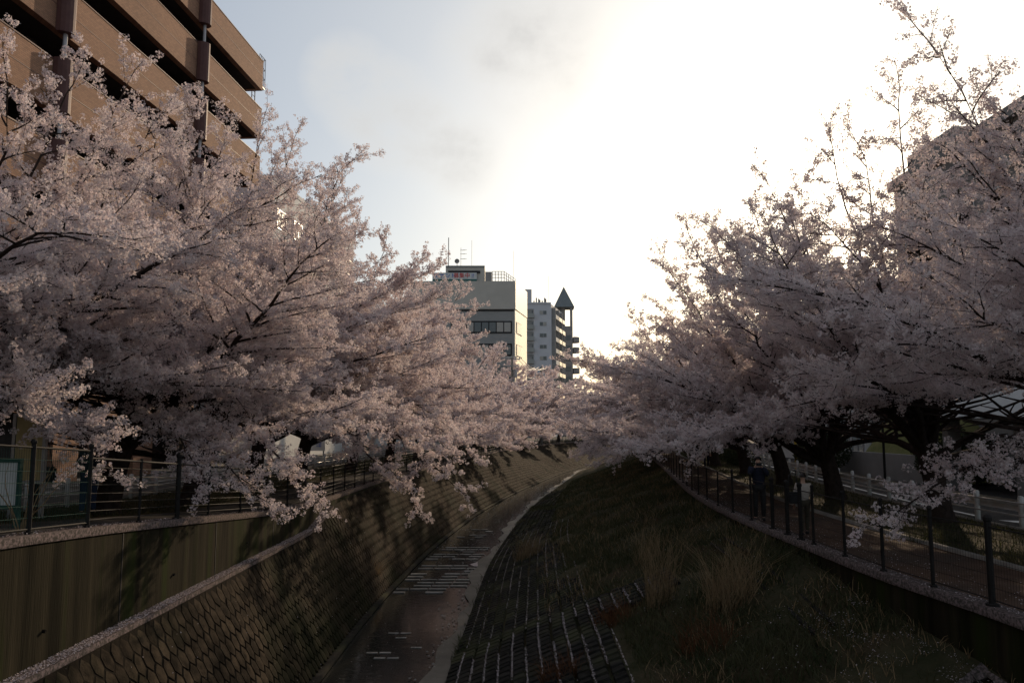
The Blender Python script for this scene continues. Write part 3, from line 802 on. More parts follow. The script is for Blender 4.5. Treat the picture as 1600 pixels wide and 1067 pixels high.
def mast(x, y, z0, z1, r, lab, extra=None):
    g = empty('antenna_mast', (x, y, z0), label=lab, cat='antenna')
    MB().tube([(x, y, z0), (x, y, z1)], r, 6).build('pole', M_apdark, g)
    if extra: extra(g, x, y)
    return g
def yagi(g, x, y):
    m = MB()
    for k, z in enumerate((28.6, 29.4, 30.0)):
        m.tube([(x - .1, y, z), (x + .9, y, z + .05)], .03, 4)
        for j in range(3): m.tube([(x + .2 * j + .2, y - .4, z), (x + .2 * j + .2, y + .4, z + .02)], .02, 4)
    m.build('aerial', M_apdark, g)
mast(-9.9, 122, 27.15, 31.9, .07, 'tall thick antenna mast at the left end of the office roof')
mast(-8.0, 122.5, 27.15, 30.4, .03, 'short aerial with crossbars above the tenant banner', yagi)
mast(-6.3, 122.5, 27.15, 31.6, .025, 'thin bare lightning rod above the rooftop plant room')
mast(.2, 122, 24.6, 29.8, .025, 'thin bare lightning rod at the right corner of the office roof')
dg = empty('satellite_dish', (-8.5, 121, 27.15), label='round satellite dish on the office roof', cat='dish')
m = MB(); n = 14
m.v = [(-8.5, 121.2, 27.95)] + [(-8.5 + .38 * math.cos(2 * math.pi * j / n), 121.0, 27.95 + .38 * math.sin(2 * math.pi * j / n)) for j in range(n)]
m.f = [(0, 1 + j, 1 + (j + 1) % n) for j in range(n)]
m.build('reflector', M_apdark, dg); MB().tube([(-8.5, 121.2, 27.15), (-8.5, 121.15, 27.9)], .05, 6).build('stand', M_apdark, dg)

# apartment block with turret
ap = empty('apartment_building', (10, 200, 0), label='pale blue-grey apartment block with balconies beside the pointed turret', cat='building')
MB().prism([(2.0, 200), (9.9, 200), (13.7, 216), (2.5, 217)], -.5, 33.6).build('wall', M_grey, ap)
MB().prism([(3.0, 199.8), (9.9, 199.8), (9.9, 203), (3.0, 203)], 33.603, 34.0).build('parapet', M_grey, ap)
MB().box(2.4, 5.0, 200.2, 206, 34.01, 37.4).build('lift_house', M_grey, ap)
m = MB()
for i in range(7): m.obox((5.6 + i * .5 + (i % 3) * .1, 200.6), (1, 0), .16, .16, 34.0, 34.5 + (i * 7 % 4) * .25)
m.build('roof_units', M_apdark, ap)
for f in range(10):
    zc = 31.4 - f * 2.9
    if zc < 2: break
    w = MB().box(7.0, 8.75, 199.93, 199.997, zc - .5, zc + .5).build('window', M_steel, ap)
    for k, xx in enumerate((7.06, 7.93)):
        pn = link('pane', MB().box(xx, xx + .78, 199.88, 199.929, zc - .44, zc + .44).mesh('pane', M_glass if (f * 3 + k) % 4 else M_glassl), w)
    b = MB(); b.box(3.4, 5.6, 199.0, 199.995, zc - 1.45, zc - .35); b.build('balcony', M_grey2, ap)
    MB().box(3.5, 5.5, 199.95, 199.996, zc - .3, zc + .9).build('balcony_recess', M_apdark, ap)
    MB().box(5.0, 5.3, 199.90, 199.945, zc - .2, zc + .5).build('window', M_glass, ap)
    # side balconies
    d = Vector((3.8, 16)).normalized(); n_ = Vector((d.y, -d.x)); A = Vector((9.9, 200))
    for k in range(3):
        q = A + d * (1.0 + k * 5.0); pl = [q + n_ * .01, q + n_ * 1.1, q + d * 4.2 + n_ * 1.1, q + d * 4.2 + n_ * .01]
        MB().prism([tuple(v) for v in pl], zc - 1.5, zc - 1.35).build('balcony_floor', M_grey2, ap)
        pl = [q + n_ * 1.02, q + n_ * 1.1, q + d * 4.2 + n_ * 1.1, q + d * 4.2 + n_ * 1.02]
        MB().prism([tuple(v) for v in pl], zc - 1.349, zc - .4).build('balcony_front', M_beige if k else M_off, ap)
        pl = [q + n_ * .011, q + n_ * 1.0, q + d * .15 + n_ * 1.0, q + d * .15 + n_ * .011]
        MB().prism([tuple(v) for v in pl], zc - 1.349, zc + 1.38).build('partition', M_apdark, ap)
mast(9.6, 206, 33.6, 42, .04, 'thin rod on the apartment roof beside the turret')
# turret tower
tw = empty('turret_tower', (16, 225, 0), label='dark tiled tower with pointed pyramid roof and rounded balconies', cat='building')
pg = [(12.4, 224), (17.2, 224), (17.4, 229), (12.6, 229)]
MB().prism(pg, -.5, 31.0).build('wall', M_apdark, tw)
for (x, y) in ((12.7, 224.3), (16.9, 224.3), (12.9, 228.7), (17.1, 228.7)):
    MB().box(x - .3, x + .3, y - .3, y + .3, 31.003, 36.4).build('column', M_apdark, tw)
MB().prism([(13.0, 225.5), (15.2, 225.5), (15.2, 228), (13.0, 228)], 31.003, 36.4).build('belfry_wall', M_apdark, tw)
m = MB(); m.v = [(11.9, 223.4, 36.42), (17.7, 223.4, 36.42), (17.9, 229.6, 36.42), (12.1, 229.6, 36.42), (14.9, 226.5, 42.8)]
m.f = [(3, 2, 1, 0), (0, 1, 4), (1, 2, 4), (2, 3, 4), (3, 0, 4)]; m.build('roof', M_slate, tw)
for f in range(10):
    z = 26.5 - f * 2.95
    if z < 1: break
    pts = [(17.41 + 1.9 * math.sin(t), 226.4 + 2.2 * math.cos(t)) for t in np.linspace(0, math.pi, 9)]
    MB().prism(pts[::-1], z, z + 1.5).build('round_balcony', M_apdark, tw)
    MB().box(13.2, 14.6, 223.93, 223.995, z + .5, z + 1.9).build('window', M_glassl if f % 2 else M_glass, tw)
    MB().box(15.2, 16.6, 223.93, 223.995, z + .5, z + 1.9).build('window', M_glass, tw)

# utility poles and wires
def utility_pole(x, y, h, lab):
    g = empty('utility_pole', (x, y, 0), label=lab, cat='utility pole')
    MB().tube([(x, y, -.3), (x, y, h)], [.19, .12], 10).build('pole', M_conc, g)
    MB().obox((x, y), (1, .15), 1.0, .05, h - .5, h - .38).build('crossarm', M_steel, g)
    MB().obox((x, y), (1, .15), .8, .05, h - 1.3, h - 1.2).build('crossarm', M_steel, g)
    m = MB()
    for dx in (-.9, -.45, .45, .9): m.tube([(x + dx, y + dx * .15, h - .38), (x + dx, y + dx * .15, h - .15)], .05, 6)
    m.build('insulators', M_white, g)
    MB().tube([(x + .35, y, h - 2.6), (x + .35, y, h - 1.7)], .26, 10).build('transformer', M_steel, g)
    return g
utility_pole(-.0, 95, 11.0, 'concrete utility pole in front of the office block corner')
utility_pole(4.3, 116, 11.3, 'concrete utility pole in front of the pale apartment block')
utility_pole(-13.2, 76, 12.2, 'concrete utility pole hidden among the left-hand crowns')
wr = MB()
def wire(a, b, sag, r=.035):
    a = Vector(a); b = Vector(b)
    wr.tube([a.lerp(b, t) - Vector((0, 0, sag * 4 * t * (1 - t))) for t in np.linspace(0, 1, 12)], r, 4)
for dx, z in ((-.9, 10.85), (-.4, 10.85), (.45, 10.85), (.9, 10.85), (0, 9.7), (.1, 9.2)):
    wire((-13.2 + dx, 76, z + 1.2), (0 + dx, 95, z), 1.1); wire((0 + dx, 95, z), (4.3 + dx, 116, z + .3), .9)
wr.build('overhead_wires', M_wire, label='bundle of overhead wires slung between the utility poles', cat='wires')

# ------------------------------------------------------------------ left road-side shops, seen between the trunks
def shop(name, x0, x1, y0, y1, h, m, lab):
    g = poly_building(name, [(x0, y0), (x1, y0), (x1, y1), (x0, y1)], h, m, lab)
    return g
g = shop('low_shop', -30, -18.0, 86, 97, 7.5, M_off, 'low white shop house beyond the pale block')
facade_windows(g, (-18.0, 86), (-18.0, 97), 2, 3, 2, 3, 2.2, 1.5, M_steel, M_glass)
g = shop('low_shop', -28, -13.5, 100, 112, 9.5, M_pale, 'grey two-storey shop near the bend on the left bank')
facade_windows(g, (-13.5, 100), (-13.5, 112), 2, 3, 3, 3, 2.2, 1.5, M_steel, M_glass)
# street-level shopfronts projecting from the brick and pale buildings
sg = empty('roadside_sign', (-16.0, 63, 0), label='tall white roadside sign board with red and blue vertical lettering', cat='sign')
MB().box(-16.4, -14.7, 63.0, 63.2, .6, 4.1).build('board', M_off, sg)
MB().box(-16.35, -16.25, 63.05, 63.15, -.1, .6).build('leg', M_steel, sg); MB().box(-14.85, -14.75, 63.05, 63.15, -.1, .6).build('leg', M_steel, sg)
def glyphs(xc, y, z1, w, h, n, m, parent, seed):
    rr = random.Random(seed); g = MB(); ch = h / n
    for k in range(n):
        zt = z1 - k * ch
        for j in range(3): 
            zz = zt - ch * (.15 + .27 * j); g.box(xc - w / 2 * rr.uniform(.6, 1), xc + w / 2 * rr.uniform(.6, 1), y - .02, y, zz - ch * .08, zz)
        xx = xc + w * rr.uniform(-.3, .3); g.box(xx - w * .06, xx + w * .06, y - .022, y - .002, zt - ch * .85, zt - ch * .1)
    g.build('lettering', m, parent)
glyphs(-15.95, 63.0, 4.0, .5, 2.2, 4, M_red, sg, 1)
glyphs(-15.15, 63.0, 4.0, .45, 3.2, 6, M_blue, sg, 2)
sg = empty('hanging_sign', (-16.6, 56, 3), label='small cream lit sign box beside the dark trunk, left of the roadside sign', cat='sign')
MB().box(-16.9, -16.3, 55.6, 56.0, 3.0, 4.6).build('box', M_off, sg); MB().box(-17.6, -16.9, 55.75, 55.85, 4.2, 4.3).build('bracket', M_steel, sg)
sg = empty('shop_awning', (-17, 50, 3), label='grey shop panel with dark red strips behind the left trunks', cat='awning')
MB().box(-17.5, -16.7, 44, 52, 2.6, 3.1).build('upper_strip', M_brown, sg); MB().box(-17.55, -16.65, 44, 52, 3.11, 4.0).build('panel', M_apdark, sg)
MB().box(-17.5, -16.8, 45, 50, 1.8, 2.1).build('lower_strip', M_brown, sg); MB().box(-17.5, -16.85, 44.5, 51.5, .8, 1.79).build('counter_panel', M_apdark, sg)
sl = empty('street_lamp', (-12.9, 40, 0), label='slim bent steel lamp post behind the left guardrail', cat='street lamp')
MB().tube([(-12.6, 38.5, 0), (-12.6, 38.5, 3.2), (-12.75, 38.5, 3.5), (-13.4, 38.3, 4.2)], .05, 6).build('post', M_steel, sl)
MB().box(-13.8, -13.3, 38.1, 38.5, 4.15, 4.28).build('lamp', M_steel, sl)
# yellow framed sign panel and notice board at the far left
yg = empty('poster_case', (-9.3, 15.5, .6), label='yellowish poster panel in a tall steel frame at the far left', cat='poster case')
yx = -9.75; yy0 = 16.2
MB().box(yx - .27, yx + .27, yy0, yy0 + .05, 1.35, 2.62).build('panel', M_sign, yg)
for dx in (-.31, .31): MB().box(yx + dx - .03, yx + dx + .03, yy0 - .02, yy0 + .07, .4, 2.68).build('upright', M_steel, yg)
for z in (1.28, 2.62): MB().box(yx - .28, yx + .28, yy0 - .01, yy0 + .06, z, z + .06).build('crossbar', M_steel, yg)
nb = empty('notice_board', (-9, 12.5, .9), label='white notice board with green frame behind the mesh fence, left edge', cat='notice board')
MB().box(-8.7, -7.74, 12.6, 12.65, 1.2, 1.86).build('board', M_board, nb)
for a in ((-8.75, -7.69, 1.86, 1.92), (-8.75, -7.69, 1.14, 1.2)): MB().box(a[0], a[1], 12.57, 12.67, a[2], a[3]).build('frame', M_fgreen, nb)
for x in (-8.73, -7.71): MB().box(x - .03, x + .03, 12.57, 12.67, .75, 1.859 if False else 1.139).build('leg', M_fgreen, nb)
for x in (-8.73, -7.71): MB().box(x - .02, x + .02, 12.58, 12.66, 1.201, 1.859).build('side_frame', M_fgreen, nb)

# ------------------------------------------------------------------ right side buildings
bb = empty('concrete_building', (21, 43, 0), label='large grey concrete building with flat roof behind the right-hand trees', cat='building')
MB().box(21.2, 45, 16, 43, -.5, 15.4).build('wall', M_bigwall, bb)
MB().box(20.9, 45.2, 15.8, 43.2, 15.403, 15.9).build('parapet', M_bigwall, bb)
MB().box(21.8, 26, 38, 42.6, 15.91, 17.2).build('roof_house', M_bigwall, bb)
facade_windows(bb, (21.2, 42.5), (21.2, 16.5), 5.6, 3.2, 3, 7, 2.6, 1.5, M_steel, M_glass, off=-.0 - .06 + .03)
for f in range(3):
    MB().box(21.05, 21.197, 16.2, 42.8, 7.05 + f * 3.2, 7.3 + f * 3.2).build('string_course', M_conc, bb)
# entrance canopy
cp = empty('entrance_canopy', (19, 26, 2.6), label='broad pale entrance canopy at the foot of the concrete building', cat='canopy')
m = MB(); m.v = [(17.2, 22, 2.75), (21.19, 22, 2.75), (21.19, 33.5, 2.75), (17.2, 33.5, 2.75), (18.0, 22, 4.3), (21.19, 22, 4.6), (21.19, 33.5, 4.6), (18.0, 33.5, 4.3)]
m.f = [(0, 3, 2, 1), (4, 5, 6, 7), (0, 1, 5, 4), (1, 2, 6, 5), (2, 3, 7, 6), (3, 0, 4, 7)]; m.build('roof', M_canopy, cp)
for y in (23, 28, 32.7): MB().box(17.8, 18.3, y, y + .45, -.1, 2.745).build('pillar', M_bigwall, cp)
MB().box(20.4, 21.1, 23.5, 32, -.1, 2.74).build('doorway', M_black, cp)
MB().box(18.31, 20.0, 22.9, 23.1, -.1, 2.7).build('side_wall', M_bigwall, cp)
# pale glazed building
gb = poly_building('glazed_building', [(21.6, 49), (35, 49), (35, 72), (23.6, 72)], 8.5, M_pale, 'pale glazed building behind the second right-hand trunk')
facade_windows(gb, (23.6, 72), (21.6, 49), 2.0, 3.0, 2, 9, 1.9, 2.3, M_steel, lambda f, c: M_glassp if (c % 3) else M_glass)
facade_windows(gb, (21.6, 49), (35, 49), 2.0, 3.0, 2, 5, 1.9, 2.3, M_steel, lambda f, c: M_glassp if (c % 3) else M_glass)
g = poly_building('row_house', [(27, 78), (42, 78), (45, 96), (30.5, 96)], 9, M_off, 'white house beyond the glazed building')
facade_windows(g, (30.5, 96), (27, 78), 2.0, 3.0, 2, 5, 1.9, 1.4, M_steel, M_glass)
g = poly_building('row_house', [(36, 104), (55, 104), (60, 130), (42, 130)], 11, M_pale, 'grey house near the bend on the right bank')
facade_windows(g, (42, 130), (36, 104), 2.0, 3.0, 3, 6, 1.9, 1.4, M_steel, M_glass)
facade_windows(g, (36, 104), (55, 104), 2.0, 3.0, 3, 5, 1.9, 1.4, M_steel, M_glass)
for i, (x, y, lab) in enumerate(((17.3, 49.0, 'left one of two yellow poles by the glazed building'), (17.6, 47.5, 'right one of two yellow poles by the glazed building'))):
    g = empty('yellow_pole', (x, y, 0), label=lab, cat='pole', group='yellow poles by the road')
    MB().tube([(x, y, -.1), (x, y, 2.3)], .07, 8).build('shaft', M_yellow, g); MB().sphere((x, y, 2.3), .075, 8, 4).build('cap', M_yellow, g)
# lawn mound, hedge wall
m = MB(); nx, ny = 10, 14
for i in range(nx + 1):
    for j in range(ny + 1):
        x = 18.6 + 2.55 * i / nx; y = 34.6 + 11.5 * j / ny
        m.v.append((x, y, .0 + 2.9 * min(1, (i / nx) * 1.3) ** 1.2 * min(1, 6 * min(j / ny, 1 - j / ny)) + .05 * math.sin(x * 3 + y)))
for i in range(nx):
    for j in range(ny): a = i * (ny + 1) + j; m.f.append((a, a + 1, a + ny + 2, a + ny + 1))
m.build('lawn_bank', M_lawn, smooth=True, kind='structure')
MB().box(18.3, 18.55, 34, 46.5, -.1, 1.15).build('boundary_wall', M_apdark, label='low dark boundary wall in front of the grassy mound', cat='wall')
g = empty('fence_post', (17.4, 37.6, 0), label='single dark post standing in front of the grassy mound', cat='post')
MB().tube([(17.4, 37.6, -.1), (17.4, 37.6, 2.7)], .06, 8).build('shaft', M_fence, g)
def leafy(name, cs, n, size, m_leaf, seed, label, cat):
    rr = np.random.RandomState(seed); V = []; F = []
    for (c, r) in cs:
        k = n // len(cs); u = rr.randn(k, 3); u /= np.linalg.norm(u, axis=1)[:, None]; rad = r * (.75 + .35 * rr.rand(k, 1) ** .5)
        p = np.array(c) + u * rad * np.array([1, 1, .85])
        a = rr.randn(k, 3); a /= np.linalg.norm(a, axis=1)[:, None]; b = np.cross(a, u + .3 * rr.randn(k, 3)); b /= (np.linalg.norm(b, axis=1)[:, None] + 1e-6)
        s = size * (.6 + .8 * rr.rand(k, 1)); i = len(V) if not len(V) else sum(len(v) for v in V)
        V.append(np.stack([p - a * s, p + b * s * .5, p + a * s, p - b * s * .5], 1).reshape(-1, 3))
        F.append(np.arange(4 * k).reshape(-1, 4) + i)
    g = empty(name, cs[0][0], label=label, cat=cat)
    link('foliage', np_mesh('foliage', np.concatenate(V), np.concatenate(F), m_leaf), g)
    m = MB()
    for (c, r) in cs:
        m.tube([(c[0], c[1], -.2), (c[0], c[1], c[2])], .05, 5)
    m.build('stem', M_bark, g)
leafy('round_shrub', [((19.2, 33.3, 1.2), 1.1), ((18.6, 35.0, .9), .9), ((19.4, 36.3, 1.6), 1.2)], 9000, .07, M_hedge, 1, 'dark dense shrub between the canopy and the grassy mound', 'shrub')
leafy('round_shrub', [((16.8, 44.8, 1.0), 1.0), ((17.0, 43.2, 1.2), 1.1)], 6000, .07, M_hedge, 2, 'dark rounded shrub at the left foot of the grassy mound', 'shrub')
for i, (y, lab) in enumerate(((51, 'low clipped shrub behind the guardrail, nearest of the right-hand row'), (55, 'low clipped shrub in the middle of the right-hand row'), (60, 'low clipped shrub farthest along the right-hand row'))):
    leafy('clipped_shrub', [((RT(y) + 5.2, y, .5), .8), ((RT(y) + 5.3, y + 1.6, .5), .8)], 3000, .06, M_hedge, 5 + i, lab, 'shrub')
for i, (x, y, lab) in enumerate(((-14.8 , 80, 'small shrub beside the left road near the shops'),)):
    leafy('clipped_shrub', [((x, y, .6), .9)], 2000, .06, M_hedge, 15 + i, lab, 'shrub')

# ------------------------------------------------------------------ grass, weeds, petals
def blades(name, pts, h, w, m, lean=.35, label=None, cat=None, kind='stuff', seed=0, parent=None):
    rr = np.random.RandomState(abs(seed)); P = np.asarray(pts); n = len(P)
    a = rr.rand(n) * 6.283; hh = h * (.4 + .9 * rr.rand(n)); l = lean * hh * rr.rand(n) * 1.6; la = rr.rand(n) * 6.283
    dx, dy = np.cos(a) * w, np.sin(a) * w
    v0 = P + np.stack([dx, dy, 0 * dx], 1); v1 = P - np.stack([dx, dy, 0 * dx], 1)
    mid = P + np.stack([np.cos(la) * l * .35, np.sin(la) * l * .35, hh * .6], 1)
    v2 = mid - np.stack([dx, dy, 0 * dx], 1) * .7; v3 = mid + np.stack([dx, dy, 0 * dx], 1) * .7
    tip = P + np.stack([np.cos(la) * l, np.sin(la) * l, hh], 1)
    V = np.stack([v0, v1, v2, v3, tip, tip], 1).reshape(-1, 3); i = np.arange(n)[:, None] * 6
    F = np.concatenate([i + np.array([[0, 1, 2, 3]]), i + np.array([[3, 2, 4, 5]])])
    o = link(name, np_mesh(name, V, F, m), parent)
    if kind and not parent: tag(o, kind=kind)
    tag(o, label=label, cat=cat); return o
rs = np.random.RandomState(11)
pts = []
while len(pts) < 72000:
    y = 8 + rs.rand() ** 1.6 * 70; t = rs.rand()
    x = RB(y) + (RT(y) - RB(y)) * t
    if y < 19.4 and x - RB(y) < 3.7 and rs.rand() > (.05 + .25 * (math.sin(x * 3.1) * math.sin(y * 1.7) > .45)): continue
    if y >= 19.4 and x - RB(y) < 3.0 - (y - 19) * .03 and math.sin(x * 1.3 + y * .35) * math.cos(y * .21 + x) < .5 and rs.rand() > .12: continue
    if math.sin(x * 2.3 + 1.1 * math.sin(y * .9)) * math.sin(y * .8 + x) < -.45 and rs.rand() > .3: continue
    if y < 12 and x > 3.6 and rs.rand() > .15: continue
    pts.append((x, y, bank_z(x, y) - .04))
blades('grass', pts, .17, .010, M_grass, 1.0, 'low green weeds covering the right bank', 'grass', seed=1)
pts = []
for _ in range(11000):
    y = 9 + rs.rand() ** 1.5 * 65; x = RB(y) + (RT(y) - RB(y)) * (.3 + .7 * rs.rand())
    if y < 19.4 and x < 2.2: continue
    if math.sin(x * 1.7 + y * .8) + math.sin(y * 1.1 - x * 2.3) < -.5: continue
    pts.append((x, y, bank_z(x, y) - .04))
blades('grass', pts, .24, .008, M_dry, .8, 'sparse dry stalks among the weeds of the bank', 'dry grass', seed=2)
def tuft(name, x, y, h, n, rad, m, label, lean=.5, w=.005, z=None, lx=0):
    lean *= 1.35
    g = empty(name, (x, y, z if z is not None else bank_z(x, y)), label=label, cat='grass tuft')
    p = []
    for _ in range(n):
        a = rs.rand() * 6.28; r = rad * math.sqrt(rs.rand()); px_, py_ = x + r * math.cos(a), y + r * math.sin(a)
        p.append((px_, py_, (z if z is not None else bank_z(px_, py_)) - .05))
    blades('stalks', p, h, w, m, lean, seed=int(x * 100 + y), parent=g)
    blades('basal_leaves', p[: n // 2], h * .3, w * 1.4, M_grass, 1.2, seed=int(x * 10), parent=g)
    return g
tuft('reed_clump', 3.1, 17.2, 1.45, 170, .34, M_dry, 'tall narrow clump of dry reeds, left of two on the bank', .30)
tuft('reed_clump', 4.15, 15.6, 1.15, 330, .48, M_dry, 'broad leaning clump of dry reeds below the photographer', .55)
tuft('reed_clump', 3.6, 21.5, 1.0, 90, .4, M_dry, 'small faint dry clump behind the narrow reeds', .5)
tuft('reed_clump', .6, 30.5, .9, 240, .5, M_dry, 'dry tuft beside the stream edge', .6)
tuft('rusty_tuft', .9, 15.2, .42, 260, .35, M_rust, 'reddish weed tuft at the middle bottom of the block rows', .9)
tuft('rusty_tuft', 2.1, 17.2, .42, 260, .4, M_rust, 'reddish weed tuft in the upper block rows', .9)
tuft('rusty_tuft', 3.3, 14.2, .5, 260, .5, M_rust, 'reddish weed tuft right of the block rows', .9)
tuft('rusty_tuft', -4.75, 27.4, .7, 260, .25, M_dry, 'yellow dry tuft growing out of the left wall foot', .9, z=-2.6)
tuft('rusty_tuft', -5.2, 31.4, .6, 160, .25, M_dry, 'small dry tuft on the left wall face', .9, z=-1.9)
for i, (x, y, lab) in enumerate(((8.9, 17.2, 'green tuft of grass beside the path kerb under the capped post'), (9.3, 14.6, 'green tuft of grass right of the capped post'))):
    tuft('green_tuft', x, y, .35, 300, .5, M_grass, lab, .7, z=.0)
pts = []
for _ in range(9000):
    y = 8 + rs.rand() ** 1.4 * 70; x = RT(y) + 2.75 + rs.rand() * 3.2; pts.append((x, y, 0.0))
for _ in range(9000):
    y = 10 + rs.rand() ** 1.4 * 60; x = LT(y) - 2.7 - rs.rand() * 3.9; pts.append((x, y, ZL(y)))
blades('grass', pts, .13, .010, M_grass, .8, 'thin grass on the verges under the cherry rows', 'grass', seed=4)

# petals
P = []
def petals_add(n, fn):
    for _ in range(n):
        q = fn()
        if q: P.append(q)
def f_bank():
    y = 8 + rs.rand() ** 1.3 * 30; x = RB(y) + (RT(y) - RB(y)) * rs.rand()
    if rs.rand() > .25 + .75 * (math.sin(x * 2.3 + 1.1 * math.sin(y * .9)) * math.sin(y * .8 + x) < -.2): return None
    return (x, y, bank_z(x, y) + .06)
def f_bank2():
    a = rs.rand(); y = 8.5 + rs.rand() * 6; x = RT(y) - .15 - abs(rs.randn()) * .8
    if math.sin(x * 5 + y * 2) + math.sin(y * 4.3 - x * 2.2) + math.sin(x * 11 + y * 7) * .5 < .1: return None
    return (x, y, bank_z(x, y) + .05)
def f_row():
    r = rs.randint(0, 16); y = 10 + rs.rand() * 9.2; x = RB(y) + .22 + (r + .5) * RW + rs.randn() * .012
    if (math.sin(r * 3.3 + y * .9) > .75): return None
    if x > (2.0 if y < 17.7 else 3.2): return None
    return (x, y, bank_z(x, y) + .085 + .04 * rs.rand())
def f_row2():
    r = rs.randint(0, 11); y = 19.5 + rs.rand() * 20; x = RB(y) + .22 + (r + .5) * RW + rs.randn() * .012
    if (math.sin(r * 1.3 + y * .5) > .55): return None
    return (x, y, bank_z(x, y) + .05)
def f_ledge():
    y = 7 + rs.rand() * 18; return (LT(y) + .215 * rs.rand(), y, LEDGE(y) + .02)
def f_cop():
    y = 5 + rs.rand() * 45; return (RT(y) + .25 * rs.rand(), y, .065)
def f_path():
    y = 8 + rs.rand() * 30; return (RT(y) + .3 + abs(rs.randn()) * .8, y, .008)
def f_walk():
    y = 8 + rs.rand() * 40; return (LT(y) - .3 * rs.rand(), y, ZL(y) + .06)
def f_wall():
    y = 8 + rs.rand() * 30; t = rs.rand(); return (LB(y) + (LT(y) + .2 - LB(y)) * t + .05, y, BED + (LEDGE(y) - BED) * t + .07)
def f_bed():
    y = 15 + rs.rand() * 15; return (LB(y) + (RB(y) - LB(y)) * rs.rand(), y, BED + .012)
for n, f in ((2400, f_bank), (3000, f_bank2), (15000, f_row), (7000, f_row2), (9000, f_ledge), (2500, f_cop), (2200, f_path), (2500, f_walk), (350, f_wall), (300, f_bed)): petals_add(n, f)
P = np.array(P); n = len(P); a = rs.rand(n) * 6.28; s = .006 + .008 * rs.rand(n); tl = rs.randn(n) * .35
u = np.stack([np.cos(a), np.sin(a), tl], 1) * s[:, None]; v = np.stack([-np.sin(a), np.cos(a), rs.randn(n) * .35], 1) * s[:, None] * .8
V = np.stack([P - u, P - v, P + u, P + v], 1).reshape(-1, 3); V[:, 2] += .006
o = link('fallen_petals', np_mesh('fallen_petals', V, np.arange(4 * n).reshape(-1, 4), M_petal)); tag(o, 'pale fallen cherry petals scattered on the banks, ledges and paths', 'petals', kind='stuff')

# ------------------------------------------------------------------ cherry trees
def cluster_geo(seed, nfl, rad, fr_, simple=False):
    rr = np.random.RandomState(seed); V = []; F = []; C = []
    for k in range(nfl):
        d = rr.randn(3); d /= np.linalg.norm(d); c = d * rad * (.65 + .5 * rr.rand())
        nrm_ = d + .5 * rr.randn(3); nrm_ /= np.linalg.norm(nrm_)
        a = np.cross(nrm_, rr.randn(3)); a /= np.linalg.norm(a); b = np.cross(nrm_, a)
        np_ = 5 if not simple else 2
        for j in range(np_):
            t = 2 * math.pi * j / np_ + .2 * rr.randn(); da = a * math.cos(t) + b * math.sin(t); db = -a * math.sin(t) + b * math.cos(t)
            w = .36 if not simple else .75
            i = len(V); fr2 = fr_ * (.85 + .3 * rr.rand())
            V += [c, c + (da * .62 + db * w) * fr2 + nrm_ * fr2 * .22, c + da * fr2 + nrm_ * fr2 * .30, c + (da * .62 - db * w) * fr2 + nrm_ * fr2 * .22]
            F.append((i, i + 1, i + 2, i + 3)); C += [.5, 0, 0, 0]
    return np.array(V), np.array(F), C
CL_NEAR = [cluster_geo(s, 17, .066, .0205) for s in (1, 2, 3)]
CL_MID = [cluster_geo(s, 11, .070, .029, False) for s in (4, 5, 6)]
CL_FAR = [cluster_geo(s, 14, .11, .055, True) for s in (7, 8, 9)]

def make_gn():
    ng = bpy.data.node_groups.new('blossom_scatter', 'GeometryNodeTree')
    ng.interface.new_socket('Geometry', in_out='INPUT', socket_type='NodeSocketGeometry')
    ng.interface.new_socket('Geometry', in_out='OUTPUT', socket_type='NodeSocketGeometry')
    n = ng.nodes; l = ng.links
    gi = n.new('NodeGroupInput'); go = n.new('NodeGroupOutput')
    at = n.new('GeometryNodeInputNamedAttribute'); at.data_type = 'INT'; at.inputs['Name'].default_value = 'var'
    av = [s for s in at.outputs if s.enabled and s.name == 'Attribute'][0]
    def cmp(k, op='EQUAL'):
        c = n.new('FunctionNodeCompare'); c.data_type = 'INT'; c.operation = op
        ii = [s for s in c.inputs if s.enabled]
        l.new(av, ii[0]); ii[1].default_value = k; return c.outputs[0]
    def sep(sel):
        s = n.new('GeometryNodeSeparateGeometry'); s.domain = 'POINT'; l.new(gi.outputs[0], s.inputs[0]); l.new(sel, s.inputs[1]); return s.outputs[0]
    inst = n.new('GeometryNodeGeometryToInstance')
    for k in (3, 2, 1):
        l.new(sep(cmp(k)), inst.inputs[0])
    iop = n.new('GeometryNodeInstanceOnPoints')
    l.new(sep(cmp(0)), iop.inputs['Points'])
    # pick between variants
    js = n.new('GeometryNodeJoinGeometry')
    n.remove(inst)
    for k in (3, 2, 1):
        g = n.new('GeometryNodeGeometryToInstance'); l.new(sep(cmp(k)), g.inputs[0]); l.new(g.outputs[0], js.inputs[0])
    l.new(js.outputs[0], iop.inputs['Instance']); iop.inputs['Pick Instance'].default_value = True
    rv = n.new('FunctionNodeRandomValue'); rv.data_type = 'INT'
    ii = [s for s in rv.inputs if s.enabled]; ii[0].default_value = 0; ii[1].default_value = 2
    l.new([s for s in rv.outputs if s.enabled][0], iop.inputs['Instance Index'])
    rr = n.new('FunctionNodeRandomValue'); rr.data_type = 'FLOAT_VECTOR'
    ii = [s for s in rr.inputs if s.enabled]; ii[0].default_value = (0, 0, 0); ii[1].default_value = (6.28, 6.28, 6.28)
    l.new([s for s in rr.outputs if s.enabled][0], iop.inputs['Rotation'])
    rsn = n.new('FunctionNodeRandomValue'); rsn.data_type = 'FLOAT'
    ii = [s for s in rsn.inputs if s.enabled]; ii[0].default_value = .5; ii[1].default_value = 1.45
    l.new([s for s in rsn.outputs if s.enabled][0], iop.inputs['Scale'])
    l.new(iop.outputs[0], go.inputs[0])
    return ng
GN = make_gn(); NB_ = []
